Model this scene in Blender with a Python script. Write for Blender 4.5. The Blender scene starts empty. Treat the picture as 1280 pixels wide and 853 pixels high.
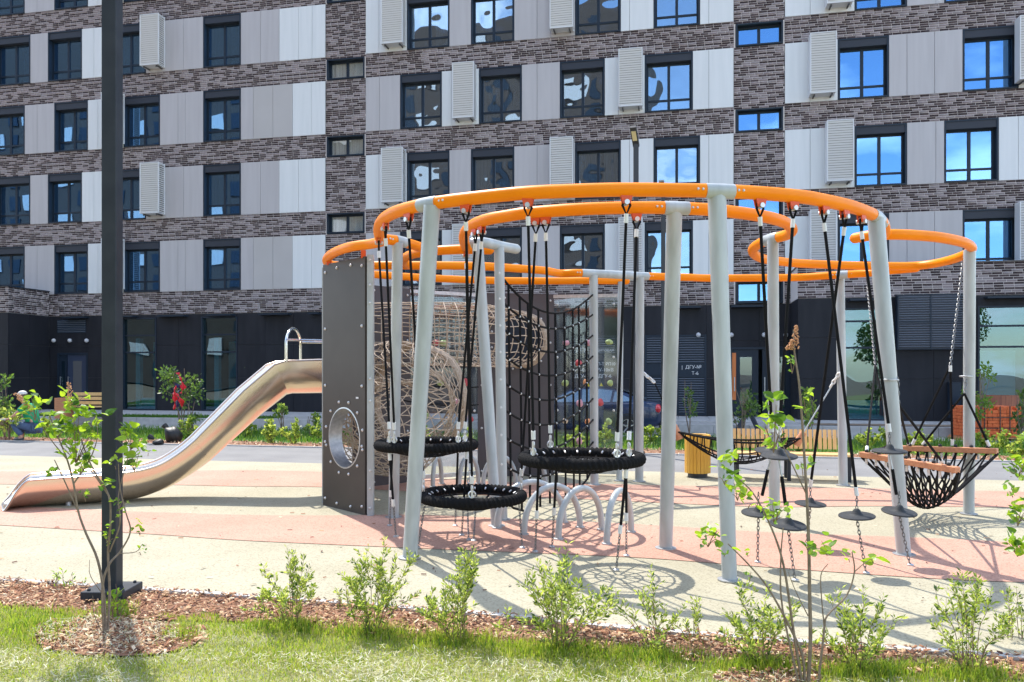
import bpy, bmesh, math, random
import numpy as np
from math import sin, cos, pi, radians, sqrt, atan2
from mathutils import Vector, Matrix, Euler, Quaternion

random.seed(7)
rng = np.random.default_rng(7)
sc = bpy.context.scene
COL = sc.collection

# ------------------------------------------------------------------ camera
EYE = 1.6
F = 1000.0            # focal length in pixels of the 1280 wide photograph
CX, HY = 640.0, 468.0  # optical axis column, horizon row
cam_d = bpy.data.cameras.new('camera')
cam = bpy.data.objects.new('camera', cam_d)
COL.objects.link(cam)
cam.location = (0, 0, EYE)
cam.rotation_euler = (radians(90), 0, 0)
cam_d.sensor_width = 36.0
cam_d.lens = 36.0 * F / 1280.0
cam_d.shift_y = (HY - 426.5) / 1280.0
cam_d.clip_start = 0.05
cam_d.clip_end = 2000
sc.camera = cam

# ------------------------------------------------------------------ light
SUN_EL = 57.0
SUN_DIR = Vector((-0.50, 0.865, 0)).normalized()     # where the sun stands (horizontal)
w = bpy.data.worlds.new('World')
sc.world = w
w.use_nodes = True
nt = w.node_tree
nt.nodes.clear()
n_out = nt.nodes.new('ShaderNodeOutputWorld')
n_bg = nt.nodes.new('ShaderNodeBackground')
n_sky = nt.nodes.new('ShaderNodeTexSky')
n_sky.sky_type = 'NISHITA'
n_sky.sun_disc = False
n_sky.sun_elevation = radians(SUN_EL)
n_sky.sun_rotation = atan2(SUN_DIR.x, SUN_DIR.y)
n_sky.air_density = 1.0
n_sky.dust_density = 0.6
n_sky.ozone_density = 1.6
n_bg.inputs['Strength'].default_value = 0.15
# scattered fair weather clouds
tc = nt.nodes.new('ShaderNodeTexCoord')
sep = nt.nodes.new('ShaderNodeSeparateXYZ')
nt.links.new(tc.outputs['Generated'], sep.inputs[0])
ad = nt.nodes.new('ShaderNodeMath'); ad.operation = 'ADD'; ad.inputs[1].default_value = 0.22
nt.links.new(sep.outputs['Z'], ad.inputs[0])
dx = nt.nodes.new('ShaderNodeMath'); dx.operation = 'DIVIDE'
dy = nt.nodes.new('ShaderNodeMath'); dy.operation = 'DIVIDE'
nt.links.new(sep.outputs['X'], dx.inputs[0]); nt.links.new(ad.outputs[0], dx.inputs[1])
nt.links.new(sep.outputs['Y'], dy.inputs[0]); nt.links.new(ad.outputs[0], dy.inputs[1])
cmb = nt.nodes.new('ShaderNodeCombineXYZ')
nt.links.new(dx.outputs[0], cmb.inputs[0]); nt.links.new(dy.outputs[0], cmb.inputs[1])
nz = nt.nodes.new('ShaderNodeTexNoise'); nz.inputs['Scale'].default_value = 1.7
nz.inputs['Detail'].default_value = 7; nz.inputs['Roughness'].default_value = 0.55
nt.links.new(cmb.outputs[0], nz.inputs['Vector'])
rp = nt.nodes.new('ShaderNodeValToRGB')
rp.color_ramp.elements[0].position = 0.50; rp.color_ramp.elements[0].color = (0, 0, 0, 1)
rp.color_ramp.elements[1].position = 0.66; rp.color_ramp.elements[1].color = (1, 1, 1, 1)
nt.links.new(nz.outputs['Fac'], rp.inputs[0])
mx = nt.nodes.new('ShaderNodeMixRGB')
mx.inputs['Color2'].default_value = (7.0, 7.4, 8.0, 1)
nt.links.new(rp.outputs[0], mx.inputs['Fac'])
nt.links.new(n_sky.outputs[0], mx.inputs['Color1'])
nt.links.new(mx.outputs[0], n_bg.inputs['Color'])
nt.links.new(n_bg.outputs[0], n_out.inputs[0])

sun_d = bpy.data.lights.new('sun', 'SUN')
sun_d.energy = 2.45
sun_d.angle = radians(0.53)
sun_d.color = (1.0, 0.95, 0.87)
sun = bpy.data.objects.new('sun', sun_d)
COL.objects.link(sun)
sv = Vector((SUN_DIR.x * cos(radians(SUN_EL)), SUN_DIR.y * cos(radians(SUN_EL)), sin(radians(SUN_EL))))
sun.rotation_euler = sv.to_track_quat('Z', 'Y').to_euler()
sun.location = (-10, 30, 40)

sc.view_settings.view_transform = 'Standard'
sc.view_settings.look = 'None'
sc.view_settings.exposure = 1.48
sc.view_settings.gamma = 1.0
sc.view_settings.use_curve_mapping = False
sc.cycles.max_bounces = 7
sc.cycles.transparent_max_bounces = 12

# ------------------------------------------------------------------ helpers
def P(px, py, Z):
    """point seen at photo pixel px,py at depth Z"""
    return Vector(((px - CX) / F * Z, Z, EYE + (HY - py) / F * Z))
def GP(px, py, z=0.0):
    Z = (EYE - z) * F / (py - HY)
    return P(px, py, Z)
TUBE_Z = 3.01
def TP(px, py, z=TUBE_Z):
    Z = (z - EYE) * F / (HY - py)
    return P(px, py, Z)

TH = math.atan(0.0071 / 0.033644)
CT, ST = cos(TH), sin(TH)
D0 = 29.72
def fu(px, v=0.0):
    """facade coordinate u seen at column px on the plane v"""
    t = (px - CX) / F
    Z = (v + D0 * CT) / (t * ST + CT)
    X = t * Z
    return X * CT - (Z - D0) * ST
def FW(u, v, z):
    return Vector((u * CT + v * ST, D0 - u * ST + v * CT, z))
def fz(px, v=0.0):
    t = (px - CX) / F
    return (v + D0 * CT) / (t * ST + CT)
def fh(px, py, v=0.0):
    return EYE + (HY - py) / F * fz(px, v)

class MB:
    def __init__(s): s.v = []; s.f = []; s.m = []
    def add(s, vs, fs, mi=0):
        o = len(s.v)
        s.v.extend([tuple(q) for q in vs]); s.f.extend([tuple(i + o for i in f) for f in fs])
        s.m.extend([mi] * len(fs)); return s
    def box(s, c, d, mi=0, rot=None):
        hx, hy, hz = d[0] / 2, d[1] / 2, d[2] / 2
        vs = [Vector((x * hx, y * hy, z * hz)) for x in (-1, 1) for y in (-1, 1) for z in (-1, 1)]
        if rot is not None: vs = [rot @ q for q in vs]
        c = Vector(c); vs = [q + c for q in vs]
        return s.add(vs, [(0, 1, 3, 2), (4, 6, 7, 5), (0, 4, 5, 1), (2, 3, 7, 6), (0, 2, 6, 4), (1, 5, 7, 3)], mi)
    def bx(s, x0, x1, y0, y1, z0, z1, mi=0):
        return s.box(((x0 + x1) / 2, (y0 + y1) / 2, (z0 + z1) / 2), (abs(x1 - x0), abs(y1 - y0), abs(z1 - z0)), mi)
    def tube(s, pts, r, n=10, caps=True, mi=0, closed=False):
        pts = [Vector(p) for p in pts]
        N = len(pts)
        rs = r if hasattr(r, '__len__') else [r] * N
        T = []
        for i in range(N):
            if closed: t = pts[(i + 1) % N] - pts[i - 1]
            else: t = pts[min(i + 1, N - 1)] - pts[max(i - 1, 0)]
            if t.length < 1e-9: t = Vector((0, 0, 1))
            T.append(t.normalized())
        up = Vector((0, 0, 1)) if abs(T[0].z) < 0.9 else Vector((1, 0, 0))
        nrm = (up - T[0] * up.dot(T[0])).normalized()
        vs = []
        for i in range(N):
            nrm = nrm - T[i] * nrm.dot(T[i])
            if nrm.length < 1e-6: nrm = T[i].orthogonal()
            nrm.normalize()
            b = T[i].cross(nrm)
            for k in range(n):
                a = 2 * pi * k / n
                vs.append(pts[i] + (nrm * cos(a) + b * sin(a)) * rs[i])
        fs = []
        M_ = N if closed else N - 1
        for i in range(M_):
            j = (i + 1) % N
            for k in range(n):
                k2 = (k + 1) % n
                fs.append((i * n + k, i * n + k2, j * n + k2, j * n + k))
        if caps and not closed:
            fs.append(tuple(range(n - 1, -1, -1)))
            fs.append(tuple((N - 1) * n + k for k in range(n)))
        return s.add(vs, fs, mi)
    def ball(s, c, r, nu=8, nv=5, mi=0, sq=(1, 1, 1)):
        c = Vector(c); vs = [c + Vector((0, 0, r * sq[2]))]
        for j in range(1, nv):
            th = pi * j / nv
            for i in range(nu):
                a = 2 * pi * i / nu
                vs.append(c + Vector((r * sq[0] * sin(th) * cos(a), r * sq[1] * sin(th) * sin(a), r * sq[2] * cos(th))))
        vs.append(c - Vector((0, 0, r * sq[2])))
        fs = []
        for i in range(nu): fs.append((0, 1 + i, 1 + (i + 1) % nu))
        for j in range(nv - 2):
            for i in range(nu):
                a = 1 + j * nu + i; b = 1 + j * nu + (i + 1) % nu
                fs.append((a, a + nu, b + nu, b))
        L = len(vs) - 1
        for i in range(nu): fs.append((L, 1 + (nv - 2) * nu + (i + 1) % nu, 1 + (nv - 2) * nu + i))
        return s.add(vs, fs, mi)
    def lathe(s, c, prof, n=16, mi=0):
        """prof: list of (r, z)"""
        c = Vector(c); vs = []
        for r, z in prof:
            for k in range(n):
                a = 2 * pi * k / n
                vs.append(c + Vector((r * cos(a), r * sin(a), z)))
        fs = []
        for i in range(len(prof) - 1):
            for k in range(n):
                k2 = (k + 1) % n
                fs.append((i * n + k, i * n + k2, (i + 1) * n + k2, (i + 1) * n + k))
        fs.append(tuple(range(n - 1, -1, -1))); fs.append(tuple((len(prof) - 1) * n + k for k in range(n)))
        return s.add(vs, fs, mi)
    def torus(s, c, R, r, nu=24, nv=8, axis=None, mi=0):
        pts = []
        q = Vector(axis).to_track_quat('Z', 'Y') if axis is not None else Quaternion()
        for i in range(nu):
            a = 2 * pi * i / nu
            pts.append(Vector(c) + q @ Vector((R * cos(a), R * sin(a), 0)))
        return s.tube(pts, r, nv, False, mi, True)
    def mesh(s, name, mats, smooth=False):
        me = bpy.data.meshes.new(name)
        me.from_pydata(s.v, [], s.f)
        for m_ in (mats if isinstance(mats, (list, tuple)) else [mats]): me.materials.append(m_)
        if any(s.m): me.polygons.foreach_set('material_index', s.m)
        if smooth:
            me.polygons.foreach_set('use_smooth', [True] * len(s.f))
            try: me.set_sharp_from_angle(angle=radians(42))
            except Exception: pass
        me.update()
        return me

ORG = {}
def link(o, parent=None):
    COL.objects.link(o)
    if parent is not None: o.parent = parent
    return o
def thing(name, label, cat, loc=(0, 0, 0), group=None, rz=0.0):
    o = bpy.data.objects.new(name, None); COL.objects.link(o)
    o.empty_display_size = 0.2
    o.location = loc; o.rotation_euler = (0, 0, rz)
    o['label'] = label; o['category'] = cat
    if group: o['group'] = group
    ORG[o.name] = Vector(loc)
    return o
def part(name, mb, mats, parent, smooth=False, label=None, local=False, kind=None):
    """mb in world coordinates (or local ones), linked as a child of parent"""
    org = ORG.get(parent.name, Vector((0, 0, 0)))
    if not local and org.length > 0:
        mb.v = [(q[0] - org.x, q[1] - org.y, q[2] - org.z) for q in mb.v]
    o = bpy.data.objects.new(name, mb.mesh(name, mats, smooth))
    link(o, parent)
    ORG[o.name] = org if not local else Vector((0, 0, 0))
    if label: o['label'] = label
    if kind: o['kind'] = kind
    return o
def inst(name, me, parent, loc=(0, 0, 0), rot=None, scale=None, label=None):
    o = bpy.data.objects.new(name, me); link(o, parent)
    org = ORG.get(parent.name, Vector((0, 0, 0)))
    o.location = Vector(loc) - org
    if rot is not None: o.rotation_euler = rot
    if scale is not None: o.scale = scale if hasattr(scale, '__len__') else (scale,) * 3
    if label: o['label'] = label
    return o
def struct(name, mb, mats, smooth=False, kind='structure'):
    o = bpy.data.objects.new(name, mb.mesh(name, mats, smooth)); link(o)
    o['kind'] = kind
    return o
def np_mesh(name, V, Fq, mats, midx=None, smooth=False):
    """V (n,3), Fq (m,k) faces all of k corners"""
    me = bpy.data.meshes.new(name)
    V = np.asarray(V, dtype=np.float32); Fq = np.asarray(Fq, dtype=np.int32)
    k = Fq.shape[1]; m_ = Fq.shape[0]
    me.vertices.add(len(V)); me.vertices.foreach_set('co', V.ravel())
    me.loops.add(m_ * k); me.loops.foreach_set('vertex_index', Fq.ravel())
    me.polygons.add(m_)
    me.polygons.foreach_set('loop_start', np.arange(0, m_ * k, k, dtype=np.int32))
    me.polygons.foreach_set('loop_total', np.full(m_, k, dtype=np.int32))
    for q in mats: me.materials.append(q)
    if midx is not None: me.polygons.foreach_set('material_index', np.asarray(midx, dtype=np.int32))
    if smooth: me.polygons.foreach_set('use_smooth', [True] * m_)
    me.update(calc_edges=True)
    me.validate()
    return me
def catmull(pts, per=6, closed=False):
    pts = [Vector(p) for p in pts]; out = []; n = len(pts)
    for i in range(n if closed else n - 1):
        p0 = pts[i - 1] if (i > 0 or closed) else pts[0] * 2 - pts[1]
        p1 = pts[i]; p2 = pts[(i + 1) % n]
        p3 = pts[(i + 2) % n] if (i + 2 < n or closed) else p2 * 2 - p1
        for k in range(per):
            t = k / per
            out.append(0.5 * ((2 * p1) + (p2 - p0) * t + (2 * p0 - 5 * p1 + 4 * p2 - p3) * t * t + (3 * p1 - p0 - 3 * p2 + p3) * t ** 3))
    if not closed: out.append(pts[-1])
    return out
def sag(a, b, s, n=8):
    a = Vector(a); b = Vector(b)
    return [a.lerp(b, i / n) - Vector((0, 0, s * 4 * (i / n) * (1 - i / n))) for i in range(n + 1)]

# ------------------------------------------------------------------ materials
def new_mat(name):
    m_ = bpy.data.materials.new(name); m_.use_nodes = True
    return m_, m_.node_tree, m_.node_tree.nodes['Principled BSDF']
def mat(name, col, rough=0.6, metal=0.0, col2=None, vscale=4.0, bump=0.0, bscale=60.0, spec=None,
        vdetail=4, v0=0.35, v1=0.65, coat=0.0, rvar=0.0, stretch=None):
    m_, t, b = new_mat(name)
    b.inputs['Roughness'].default_value = rough
    b.inputs['Metallic'].default_value = metal
    if spec is not None: b.inputs['Specular IOR Level'].default_value = spec
    if coat: b.inputs['Coat Weight'].default_value = coat; b.inputs['Coat Roughness'].default_value = 0.08
    b.inputs['Base Color'].default_value = (*col, 1)
    tcn = t.nodes.new('ShaderNodeTexCoord'); src = tcn.outputs['Object']
    if stretch:
        mp = t.nodes.new('ShaderNodeMapping'); mp.inputs['Scale'].default_value = stretch
        t.links.new(src, mp.inputs[0]); src = mp.outputs[0]
    if col2 is not None:
        nn = t.nodes.new('ShaderNodeTexNoise'); nn.inputs['Scale'].default_value = vscale; nn.inputs['Detail'].default_value = vdetail
        t.links.new(src, nn.inputs['Vector'])
        r = t.nodes.new('ShaderNodeValToRGB')
        r.color_ramp.elements[0].position = v0; r.color_ramp.elements[0].color = (*col, 1)
        r.color_ramp.elements[1].position = v1; r.color_ramp.elements[1].color = (*col2, 1)
        t.links.new(nn.outputs['Fac'], r.inputs[0]); t.links.new(r.outputs[0], b.inputs['Base Color'])
        if rvar:
            mr = t.nodes.new('ShaderNodeMapRange'); mr.inputs['To Min'].default_value = rough - rvar; mr.inputs['To Max'].default_value = rough + rvar
            t.links.new(nn.outputs['Fac'], mr.inputs[0]); t.links.new(mr.outputs[0], b.inputs['Roughness'])
    if bump:
        n2 = t.nodes.new('ShaderNodeTexNoise'); n2.inputs['Scale'].default_value = bscale; n2.inputs['Detail'].default_value = 5
        t.links.new(src, n2.inputs['Vector'])
        bp = t.nodes.new('ShaderNodeBump'); bp.inputs['Strength'].default_value = bump; bp.inputs['Distance'].default_value = 0.02
        t.links.new(n2.outputs['Fac'], bp.inputs['Height']); t.links.new(bp.outputs[0], b.inputs['Normal'])
    return m_
def leaf_mat(name, col, tcol, tr=0.5, rough=0.45):
    m_, t, b = new_mat(name)
    b.inputs['Base Color'].default_value = (*col, 1); b.inputs['Roughness'].default_value = rough
    tr_n = t.nodes.new('ShaderNodeBsdfTranslucent'); tr_n.inputs['Color'].default_value = (*tcol, 1)
    mxs = t.nodes.new('ShaderNodeMixShader'); mxs.inputs[0].default_value = tr
    o = t.nodes['Material Output']
    t.links.new(b.outputs[0], mxs.inputs[1]); t.links.new(tr_n.outputs[0], mxs.inputs[2]); t.links.new(mxs.outputs[0], o.inputs[0])
    return m_
def glass_mat(name, refl=0.5, tint=(0.75, 0.8, 0.85), wave=0.0, wscale=1.2, gcol=(0.9, 0.95, 1.0), rough=0.0):
    """window glass: a share of mirror reflection over see-through tinted glass, slightly wavy"""
    m_, t, b = new_mat(name)
    t.nodes.remove(b)
    g = t.nodes.new('ShaderNodeBsdfGlossy'); g.inputs['Roughness'].default_value = rough; g.inputs['Color'].default_value = (*gcol, 1)
    tr_n = t.nodes.new('ShaderNodeBsdfTransparent'); tr_n.inputs['Color'].default_value = (*tint, 1)
    mxs = t.nodes.new('ShaderNodeMixShader'); mxs.inputs[0].default_value = refl
    t.links.new(tr_n.outputs[0], mxs.inputs[1]); t.links.new(g.outputs[0], mxs.inputs[2])
    t.links.new(mxs.outputs[0], t.nodes['Material Output'].inputs[0])
    if wave:
        tcn = t.nodes.new('ShaderNodeTexCoord')
        n2 = t.nodes.new('ShaderNodeTexNoise'); n2.inputs['Scale'].default_value = wscale; n2.inputs['Detail'].default_value = 1
        t.links.new(tcn.outputs['Object'], n2.inputs['Vector'])
        bp = t.nodes.new('ShaderNodeBump'); bp.inputs['Strength'].default_value = 1.0; bp.inputs['Distance'].default_value = wave
        t.links.new(n2.outputs['Fac'], bp.inputs['Height']); t.links.new(bp.outputs[0], g.inputs['Normal'])
    return m_

m_orange = mat('orange_paint', (1.0, 0.27, 0.000), 0.40, col2=(0.94, 0.24, 0.000), vscale=3, bump=0.02, bscale=200, spec=0.22)
m_bracket = mat('red_orange_plastic', (0.72, 0.09, 0.012), 0.45)
m_post = mat('light_grey_paint', (0.47, 0.50, 0.50), 0.32, col2=(0.37, 0.395, 0.395), vscale=3.5, stretch=(3, 3, 0.6), bump=0.02, bscale=150)
m_galv = mat('galvanised_steel', (0.42, 0.44, 0.46), 0.4, 0.8, col2=(0.55, 0.56, 0.58), vscale=25)
m_chain = mat('chain_steel', (0.20, 0.20, 0.20), 0.45, 0.7)
m_steel = mat('brushed_stainless', (0.76, 0.63, 0.52), 0.22, 1.0)  # warm tint puts the salmon ground's reflection into the steel colour
m_blackrope = mat('black_rope', (0.011, 0.011, 0.012), 0.85, bump=0.6, bscale=160, spec=.15)
m_blackrubber = mat('dark_grey_rubber', (0.035, 0.038, 0.042), 0.65, bump=0.15, bscale=120, spec=.25)
m_whitefer = mat('white_rope_ferrule', (0.72, 0.72, 0.70), 0.4)
m_beigerope = mat('beige_rope', (0.38, 0.29, 0.21), 0.85, col2=(0.52, 0.42, 0.32), vscale=40, bump=0.4, bscale=200)
m_panel = mat('brown_hpl_panel', (0.052, 0.042, 0.036), 0.5, col2=(0.064, 0.053, 0.045), vscale=2, bump=0.03, bscale=300, spec=.3)
m_panel2 = mat('plum_brown_panel', (0.058, 0.047, 0.052), 0.5, col2=(0.066, 0.054, 0.058), vscale=2)
m_bolt = mat('silver_bolt_cap', (0.62, 0.62, 0.62), 0.35, 0.6)
m_postdark = mat('anthracite_paint', (0.024, 0.029, 0.038), 0.5, col2=(0.034, 0.039, 0.048), vscale=6, bump=0.05, bscale=120, spec=.25)
m_pole = mat('black_pole_paint', (0.028, 0.031, 0.038), 0.5)
m_wood = mat('red_brown_timber', (0.62, 0.27, 0.13), 0.6, col2=(0.50, 0.21, 0.10), vscale=5, stretch=(1, 10, 10), bump=0.1, bscale=40)
m_benchwood = mat('honey_timber', (0.80, 0.54, 0.24), 0.55, col2=(0.70, 0.44, 0.18), vscale=5, stretch=(8, 8, 1), bump=0.08, bscale=40)
m_binwood = mat('golden_timber', (0.78, 0.42, 0.05), 0.5, col2=(0.68, 0.34, 0.04), vscale=5, stretch=(8, 8, 1))

# ================================================================== BUILDING
m_mortar = mat('pale_mortar', (0.72, 0.66, 0.63), 0.9)
m_bk = [mat('brick_dark_maroon', (0.032, 0.018, 0.022), 0.75, col2=(0.045, 0.027, 0.031), vscale=9, bump=0.2, bscale=60),
        mat('brick_brown_grey', (0.060, 0.040, 0.044), 0.75, col2=(0.085, 0.058, 0.062), vscale=9, bump=0.2, bscale=60),
        mat('brick_mauve_grey', (0.25, 0.205, 0.212), 0.8, col2=(0.31, 0.26, 0.265), vscale=9, bump=0.2, bscale=60),
        mat('brick_pale_grey', (0.30, 0.26, 0.262), 0.8, col2=(0.25, 0.215, 0.22), vscale=9, bump=0.2, bscale=60)]
m_pw = mat('pale_grey_facade_panel', (0.74, 0.76, 0.765), 0.5, col2=(0.69, 0.715, 0.72), vscale=1.1, bump=0.01, bscale=200, stretch=(5, 1, .35))
m_pg = mat('warm_grey_facade_panel', (0.50, 0.48, 0.485), 0.5, col2=(0.46, 0.44, 0.445), vscale=1.1, bump=0.01, bscale=200, stretch=(5, 1, .35))
m_pb = mat('beige_grey_facade_panel', (0.485, 0.465, 0.455), 0.5, col2=(0.46, 0.44, 0.43), vscale=0.8)
m_joint = mat('dark_joint', (0.10, 0.10, 0.105), 0.9)
m_frame = mat('blue_grey_window_frame', (0.016, 0.027, 0.044), 0.45, spec=.3)
m_shut = mat('shutter_box_grey', (0.038, 0.044, 0.058), 0.55, spec=.3)
m_louv = mat('pale_louvre_paint', (0.70, 0.715, 0.73), 0.5)
m_louvback = mat('louvre_gap_grey', (0.38, 0.38, 0.385), 0.6)
m_louvd = mat('dark_louvre_paint', (0.030, 0.036, 0.050), 0.5)
m_glass = glass_mat('window_glass', 0.52, (0.55, 0.62, 0.68), wave=0.004, wscale=0.6, gcol=(.27,.55,.90))
m_glassw = glass_mat('wavy_window_glass', 0.42, (0.60, 0.66, 0.70), wave=0.015, wscale=1.0, gcol=(.62,.82,1.0))
m_glassc = glass_mat('clear_window_glass', 0.12, (0.88, 0.90, 0.90), wave=0.004)
m_shopglass = glass_mat('shop_glass', 0.14, (0.45, 0.66, 0.70), wave=0.012, wscale=0.5, gcol=(.7,.9,1.0))
m_room = mat('dim_room', (0.05, 0.048, 0.047), 0.9, col2=(0.22, 0.20, 0.19), vscale=0.5)  # dark mottled wall colour stands in for the darkness of unlit rooms
m_curt = mat('pale_curtain', (0.75, 0.72, 0.67), 0.9, col2=(0.58, 0.55, 0.51), vscale=3, stretch=(12, 1, 0.3))
m_basewall = mat('charcoal_fibre_panel', (0.017, 0.018, 0.023), 0.6, col2=(0.024, 0.025, 0.031), vscale=1.2, bump=0.05, bscale=80, spec=.22, stretch=(3, 1, .5))
m_sill = mat('sheet_metal_flashing', (0.10, 0.10, 0.11), 0.5)
m_white = mat('white_paint', (0.75, 0.75, 0.75), 0.5)
m_yellow = mat('warning_yellow', (0.85, 0.62, 0.02), 0.5)
m_bluedoor = mat('blue_grey_door', (0.035, 0.05, 0.09), 0.45)
m_lampglow = mat('white_globe', (0.6, 0.6, 0.62), 0.4)

bld = thing('apartment_building', 'long brick and panel apartment block with dark ground floor filling the background', 'building',
            (0, D0, 0), None, -TH)
ORG[bld.name] = Vector((0, 0, 0))
TL = {k: 4.97 + 3.0 * (4 - k) for k in range(-1, 5)}      # window sill level of each storey
PH = 2.08
U0, U1 = fu(-130), fu(1400)
PV = -1.75                                                # front of the projecting ground floor parts
uR = fu(997, PV)
uL = fu(62)
PL = None
best = 9
for i in range(10, 260):
    e = abs(fu(10.5, -i / 100) - uL)
    if e < best: best = e; PL = -i / 100
PARA_T = 5.08
BR_B = 4.06

class Bricks:
    CH, CL, JT = 0.0767, 0.29, 0.0135
    def __init__(s): s.V = []; s.Q = []; s.M = []
    def wall(s, u0, u1, z0, z1, v=0.0, axis='u', rec=None):
        """running bond bricks on the plane v (axis u) or on the plane u=v (axis v); outward is -v"""
        n = max(1, int(round((z1 - z0) / s.CH))); ch = (z1 - z0) / n
        for i in range(n):
            off = ((i * 0.37) % 1.0) * s.CL if i % 2 else ((i * 0.61) % 1.0) * s.CL * 0.3
            x = u0 - off
            while x < u1:
                a = max(x + s.JT / 2, u0 + .002); b = min(x + s.CL - s.JT / 2, u1 - .002)
                x += s.CL
                if b - a < 0.03: continue
                zz0 = z0 + i * ch + s.JT / 2; zz1 = z0 + (i + 1) * ch - s.JT / 2
                pr = 0.005 + random.random() * 0.004
                q = random.random(); dark = (i % 2 == 0)
                if dark: m_ = 0 if q < .50 else 1 if q < .75 else 2 if q < .93 else 3
                else: m_ = 0 if q < .16 else 1 if q < .40 else 2 if q < .80 else 3
                if rec is not None and len(rec) < 300 and b - a > 0.2: rec.append((a, b, zz0, zz1, v, pr, m_)); continue
                s.brick(a, b, zz0, zz1, v, pr, m_, axis)
    def brick(s, a, b, z0, z1, v, pr, m_, axis='u'):
        o = len(s.V)
        if axis == 'u':
            s.V += [(a, v, z0), (b, v, z0), (b, v, z1), (a, v, z1), (a, v - pr, z0), (b, v - pr, z0), (b, v - pr, z1), (a, v - pr, z1)]
        else:
            s.V += [(v, b, z0), (v, a, z0), (v, a, z1), (v, b, z1), (v + pr, b, z0), (v + pr, a, z0), (v + pr, a, z1), (v + pr, b, z1)]
        for q in ((4, 5, 6, 7), (0, 1, 5, 4), (1, 2, 6, 5), (2, 3, 7, 6), (3, 0, 4, 7)):
            s.Q.append(tuple(o + k for k in q)); s.M.append(m_)

B = Bricks()
core = MB()
colL0, colL1, colR0, colR1 = fu(407.3), fu(457.2), fu(917.3), fu(980.6)
rec = []
# spandrel bands
for k in range(-1, 5):
    t = TL[k]; b0 = t - 0.92
    spans = [(U0, colL0), (colL1, colR0), (colR1, U1)]
    for a, b in spans:
        core.bx(a, b, 0.0, 0.5, b0, t)
        B.wall(a, b, b0, t)
# brick columns with little windows
for (a, b) in ((colL0, colL1), (colR0, colR1)):
    for k in range(-1, 5):
        t = TL[k]; b0 = t - 0.92
        core.bx(a, b, 0.0, 0.5, t - 0.09, t + PH)
        B.wall(a, b, t - 0.09, t + PH)
        core.bx(a, b, 0.30, 0.5, b0 + .002, t - 0.092)
        for (p, q) in ((a, a + .05), (b - .05, b)):
            core.bx(p, q, 0.0, 0.3, b0 + 0.002, t - 0.092)
# parapets of the projecting ground floor
B.wall(uR, U1 + 0.3, BR_B, PARA_T, PV, rec=rec)
core.bx(uR, U1 + 0.3, PV, -0.03, BR_B, PARA_T)
B.wall(U0 - 0.3, uL, BR_B, PARA_T, PL)
core.bx(U0 - 0.3, uL, PL, -0.03, BR_B, PARA_T)
B.wall(PL, -0.03, BR_B, PARA_T, uL, axis='v')
core.bx(U0 - .3, U1 + .3, 0.0, 0.5, TL[-1] + PH, TL[-1] + PH + 1.1)
B.wall(U0, U1, TL[-1] + PH, TL[-1] + PH + 1.1)
me = np_mesh('brickwork', B.V, B.Q, m_bk, B.M)
brw = bpy.data.objects.new('brickwork', me); link(brw, bld); brw['kind'] = 'stuff'
wl = part('mortar_wall', core, m_mortar, bld, local=True)
bmesh_cache = {}
for (a, b, z0, z1, v, pr, m_) in rec:
    key = m_
    if key not in bmesh_cache:
        mb = MB(); mb.bx(-.5, .5, -.5, .5, -.5, .5)
        bmesh_cache[key] = mb.mesh('brick', m_bk[m_])
    o = bpy.data.objects.new('brick', bmesh_cache[key]); link(o, bld)
    o.location = ((a + b) / 2, v - pr / 2 + 0.001, (z0 + z1) / 2); o.scale = (b - a, pr, z1 - z0)
# metal caps on the parapets
mb = MB(); mb.bx(uR - .03, U1 + .3, PV - .04, 0, PARA_T + .002, PARA_T + .035); part('parapet_cap', mb, m_sill, bld, local=True)
mb = MB(); mb.bx(U0 - .3, uL + .04, PL - .04, 0, PARA_T + .002, PARA_T + .035); part('parapet_cap', mb, m_frame, bld, local=True)

# rooms behind
mb = MB()
mb.bx(U0 - .3, U1 + .3, 2.6, 3.0, 0.1, 25.0)
for k in range(-1, 5): mb.bx(U0, U1, 0.5, 2.6, TL[k] - 0.6, TL[k] - 0.35)
part('room_wall', mb, m_room, bld, local=True)
mb = MB(); mb.bx(U0 - .3, U1 + .3, 0.5, 10, TL[-1] + PH + .4, TL[-1] + PH + .6); mb.bx(U0 - .3, U0, .5, 10, 0, TL[-1] + PH + .39); mb.bx(U1, U1 + .3, .5, 10, 0, TL[-1] + PH + .39)
mb.bx(U0, U1, 9.7, 10, 0, TL[-1] + PH + .39)
part('roof_slab', mb, m_joint, bld, local=True)

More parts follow.
